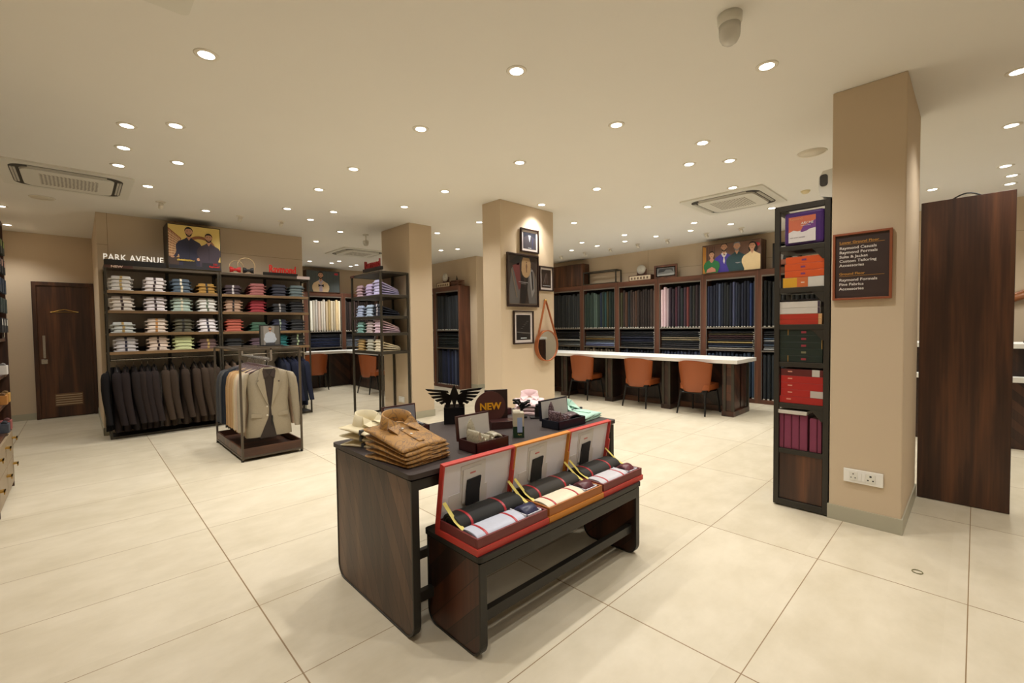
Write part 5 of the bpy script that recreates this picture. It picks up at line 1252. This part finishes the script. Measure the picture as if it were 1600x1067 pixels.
# winged trophy
t = thing('winged_trophy', 'black winged bird trophy on a glossy black cube, display table', 'trophy', (1.738, 2.345, TBH), rad(-38))
part('plinth', MB().box(-.066, -.066, 0, .066, .066, .108), mat((10, 10, 11), .12, 0, 0), t, .002)
b = MB(); s_ = 1.0
def bird(pts, m=0): b.prism(pts, 'y', -.006, .006)
bird([(-.060, .108), (-.030, .108), (-.018, .150), (-.010, .122), (-.004, .108), (.004, .108), (.010, .122), (.018, .150), (.030, .108), (.060, .108), (.048, .150), (.060, .160), (.028, .180), (.016, .215), (0, .245), (-.016, .215), (-.028, .180), (-.060, .160), (-.048, .150)])
for s in (-1, 1):
    bird([(s*.012, .170), (s*.045, .190), (s*.090, .212), (s*.075, .165), (s*.035, .135), (s*.02, .13)])
    for q, (xr, zr, xt, zt) in enumerate(((.095, .214, .185, .222), (.092, .196, .168, .196), (.086, .178, .150, .172), (.078, .160, .126, .150), (.064, .146, .098, .132))):
        bird([(s*.035, zr-.022-(.004*q)), (s*.04, zr-.008), (s*xr, zr), (s*xt, zt), (s*(xt-.016), zt-.014), (s*(xr-.004), zr-.016)])
part('wings', b, mat((12, 12, 12), .3, 0, 0), t)
# NEW sign with its stand
t = thing('new_sign', 'round maroon NEW sign with yellow letters on a dark stand', 'sign', (1.83, 2.08, TBH), rad(-28))
M_SGN = mat((84, 48, 44), .35, 0, .04)
part('upright_panel', MB().box(-.045, .0, .0, .10, .016, .225), mat((40, 23, 23), .35), t, .001)
part('base_block', MB().box(-.03, -.10, 0, .13, .0, .045), mat((58, 32, 31), .35), t, .002)
d_ = MB().lathe([(0, -.007), (.096, -.007), (.098, 0), (.098, .004), (0, .004)], n=48, smooth=False).tf(Matrix.Translation((-.015, -.010, .122)) @ Matrix.Rotation(PI/2, 4, 'X'))
part('disc', d_, M_SGN, t)
text('lettering', 'NEW', .058, mat((226, 160, 30), .5, 0, 0), t, (-.015, -.0175, .108), .001, align='CENTER', off=.002, sx=1.0)
# black bow display and bust
t = thing('cufflink_tree', 'black branching cufflink and bow display between NEW sign and pink shirts', 'display stand', (2.14, 2.13, TBH), rad(-40))
part('base', MB().box(-.035, -.025, 0, .035, .025, .012), M_BLACK, t, .001)
part('stem', MB().tube([(0, 0, .012), (0, 0, .10)], .010), M_BLACK, t)
for q in range(10):
    a = q*2.4; e1 = (.052*math.cos(a), .030*math.sin(a), .085+.045*((q*7) % 10)/10)
    part('branch', MB().tube([(0, 0, .06+.004*q), e1], .0075, 0, 6).lathe([(0, -.008), (.010, -.006), (.012, 0), (.010, .006), (0, .008)], e1, 8), M_BLACK, t)
part('chain', MB().tube([(-.06, -.03, .055), (-.035, -.03, .075), (-.01, -.03, .10)], .0025).tube([(-.05, -.03, .05), (-.03, -.03, .062)], .0025), M_STEEL, t)
t = thing('display_bust', 'small black display post on a flat foot before the pink shirts', 'display stand', (2.20, 2.04, TBH), rad(-40))
part('foot', MB().box(-.05, -.03, 0, .05, .03, .010), M_BLACK, t, .001)
part('post', MB().box(-.018, -.012, .010, .018, .012, .075), M_BLACK, t, .003)
part('head', MB().lathe([(0, .070), (.014, .075), (.014, .092), (0, .098)], n=12), M_BLACK, t)
# green and cream product box
t = thing('product_carton', 'tall cream and dark green product box with a window', 'box', (1.755, 1.775, TBH), rad(-40))
part('body', MB().box(-.030, -.030, .062, .030, .030, .138), mat((190, 182, 158), .45, 0, .01), t, .0015)
part('green_base', MB().box(-.030, -.030, 0, .030, .030, .062), mat((22, 54, 36), .4, 0, .02), t, .001)
part('top_flap', MB().prism([(-.030, .138), (.030, .138), (.024, .148), (-.024, .146)], 'x', -.030, .010), mat((178, 170, 148), .5), t)
part('window', MB().box(-.008, -.032, .030, .020, -.030, .112), mat((150, 170, 206), .1, 0, .08, 8), t)
text('lettering', 'Park', .012, mat((200, 190, 120), .5, 0, 0), t, (-.006, -.0315, .014), .0005)

# ---------------------------------------------------------------- three gift boxes on the bench
M_REDH, M_REDD = mat((190, 58, 48), .45, 0, .03), mat((112, 44, 42), .5, 0, .04)
M_ORH, M_ORD = mat((204, 130, 40), .45, 0, .03), mat((162, 96, 40), .5, 0, .04)
M_LINE = mat((234, 233, 238), .55, 0, .01, 4)
M_RIB = mat((224, 208, 110), .35, 0, .05); M_RRIB = mat((176, 44, 50), .35, 0, .03)
def gift(x0, W, mh, md, lab, who, cloth, cname, roll_c, tie_c, tname, swc, GY=1.362, GD=.296):
    t = thing('open_gift_box', lab, 'gift box', (x0, GY, BNH))
    part('lower_rim', MB().box(0, 0, 0, W, GD, .028), mh, t, .0015)
    b = .010; q = .006
    tr = MB().box(q, q, .028, W-q, q+b, .068).box(q, GD-q-b, .028, W-q, GD-q, .068).box(q, q+b, .028, q+b, GD-q-b, .068).box(W-q-b, q+b, .028, W-q, GD-q-b, .068).box(q+b, q+b, .028, W-q-b, GD-q-b, .031)
    part('tray', tr, md, t, .001)
    hl = .298; th = .028
    T = Matrix.Translation((0, GD-.004, .030)) @ Matrix.Rotation(rad(9.5), 4, 'X')
    lid = part('lid', MB().ring([(0, 0), (W, 0), (W, hl), (0, hl)], [(.008, .008), (W-.008, .008), (W-.008, hl-.008), (.008, hl-.008)], 'y', -th+.004, .004).box(.004, -.002, .004, W-.004, .004, hl-.004).box(W-.010, -.034, .09, W, -.022, .18).tf(T), mh, t, .001)
    part('lining', MB().box(.008, -.006, .008, W-.008, -.002, hl-.008).tf(T), M_LINE, lid)
    cx = W*.42
    T2 = T @ Matrix.Translation((cx, 0, .082)) @ Matrix.Rotation(rad(-3), 4, 'Y') @ Matrix.Diagonal((1.12, 1, 1.14, 1))
    cd_ = part('card', MB().box(-.055, -.0085, .01, .075, -.006, .16).box(-.045, -.013, .0, .050, -.009, .145).box(-.11, -.0075, -.035, .09, -.006, .05).tf(T2), mat((222, 219, 214), .6, 0, .01), lid, label='white cards clipped to the lining')
    part('cloth_swatch', MB().prism([(-.030, -.012), (.042, -.016), (.040, .04), (.046, .10), (-.026, .098), (-.030, .05)], 'y', -.020, -.014).tf(T2), mat(swc, .8, 0, .05), cd_, .003, label='black cloth swatch')
    part('print_mark', MB().box(-.010, -.0145, .120, .018, -.013, .126).tf(T2), mat((196, 110, 104), .5), cd_)
    for sx, yy in ((.020, .09), (W-.022, .09)):
        a = T @ Vector((sx, -.022, .12)); c = Vector((sx+.005, yy+.03, .066)); mdp = (a+c)/2+Vector((.0, -.012, -.018))
        rb = MB()
        for u, v in ((a, mdp), (mdp, c)):
            n_ = Vector((.011, .004, .0)); o_ = Vector((0, .0012, .0012))
            rb.add([u-n_, u+n_, u+n_+o_, u-n_+o_, v-n_, v+n_, v+n_+o_, v-n_+o_], [(0, 1, 2, 3), (4, 7, 6, 5), (0, 4, 5, 1), (1, 5, 6, 2), (2, 6, 7, 3), (3, 7, 4, 0)])
        part('stay_ribbon', rb, M_RIB, t, label='pale yellow ribbon')
    # contents
    def roll(nm, lb, xa, xb, yc, ry, rz_, c, zc, ribs, catg='fabric'):
        s = thing(nm, lb, catg, (x0+xa, GY+yc-(.014 if yc > .2 else .005), BNH+.0315))
        R = []; n = 28; Lr = xb-xa
        def sec(k): return [(ry*k*math.copysign(abs(math.cos(a))**.8, math.cos(a)), rz_+rz_*k*(math.sin(a) if math.sin(a) > 0 else max(-.98, math.sin(a)*1.1))) for a in [i*2*PI/n for i in range(n)]]
        for x, k in ((0, .93), (.006, 1), (Lr*.5, 1.01), (Lr-.006, 1), (Lr, .93)): R.append([(x, u, v) for u, v in sec(k)])
        part('cloth', MB().loft(R), mat(c, .8, 0, .06, 70), s)
        sw = MB()
        for i in range(2): sw.ring([(u*(.86-.22*i), rz_+(v-rz_)*(.86-.22*i)) for u, v in sec(1)], [(u*(.80-.22*i), rz_+(v-rz_)*(.80-.22*i)) for u, v in sec(1)], 'x', -.0015, .001)
        part('fold_edge', sw, mat(shade(c, 1.9) if sum(c) < 200 else shade(c, .8), .7, 0, 0), s)
        for xr in ribs: part('red_ribbon', MB().ring([(u, v) for u, v in sec(1.035)], [(u*.98, rz_+(v-rz_)*.98) for u, v in sec(1)], 'x', xr, xr+.012), M_RRIB, s)
    roll('suiting_roll', cname[0]+' suiting cloth roll in the '+who, .026, W-.026, .220, .068, .035, roll_c, 0, (.055, W*.58), 'fabric roll')
    roll('shirting_roll', cname[1]+' shirting cloth roll in the '+who, .026, W*.70, .090, .060, .021, cloth, 0, (.045, W*.50), 'fabric roll')
    s = thing('tie_carton', 'small white inner carton in the '+who, 'box', (x0+W*.72, GY+.026, BNH+.0315))
    cw = W*.28-.020
    part('walls', MB().box(0, 0, 0, cw, .118, .003).box(0, 0, 0, cw, .004, .036).box(0, .114, 0, cw, .118, .036).box(0, 0, 0, .004, .118, .036).box(cw-.004, 0, 0, cw, .118, .036), M_LINE, s)
    s = thing('rolled_tie', tname+' rolled necktie in the '+who, 'necktie', (x0+W*.72+.006, GY+.034, BNH+.035))
    mt = tie_mat(tie_c, shade(tie_c, 1.5), 260)
    R = []
    for x, k in ((.0, .9), (.004, 1), (cw-.018, 1), (cw-.012, .9)): R.append([(x, .048+.048*k*math.cos(a), .0+.048*k*max(0, math.sin(a))*1.1+.001) for a in [i*PI/9 for i in range(18)]])
    part('outer_turn', MB().loft(R), mt, s)
    part('inner_turn', MB().ring([(.048+.036*math.cos(a), .04*math.sin(a)) for a in [i*PI/12 for i in range(13)]], [(.048+.030*math.cos(a), .034*math.sin(a)) for a in [i*PI/12 for i in range(13)]], 'x', -.002, .002), mat(shade(tie_c, .4), .7), s)
gift(1.110, .432, M_REDH, M_REDD, 'open red gift box at the near left end of the bench', 'left red gift box', (196, 200, 214), ('black', 'pale blue'), (38, 38, 36), (44, 46, 74), 'navy striped', (24, 24, 28))
gift(1.5445, .436, M_ORH, M_ORD, 'open orange gift box in the middle of the bench', 'orange gift box', (232, 222, 196), ('dark olive', 'cream'), (54, 50, 44), (84, 40, 46), 'burgundy', (40, 40, 38))
gift(1.983, .402, M_REDH, M_REDD, 'open red gift box at the far right end of the bench', 'right red gift box', (200, 198, 202), ('charcoal', 'pale grey'), (48, 46, 42), (92, 42, 48), 'wine red', (32, 31, 34))
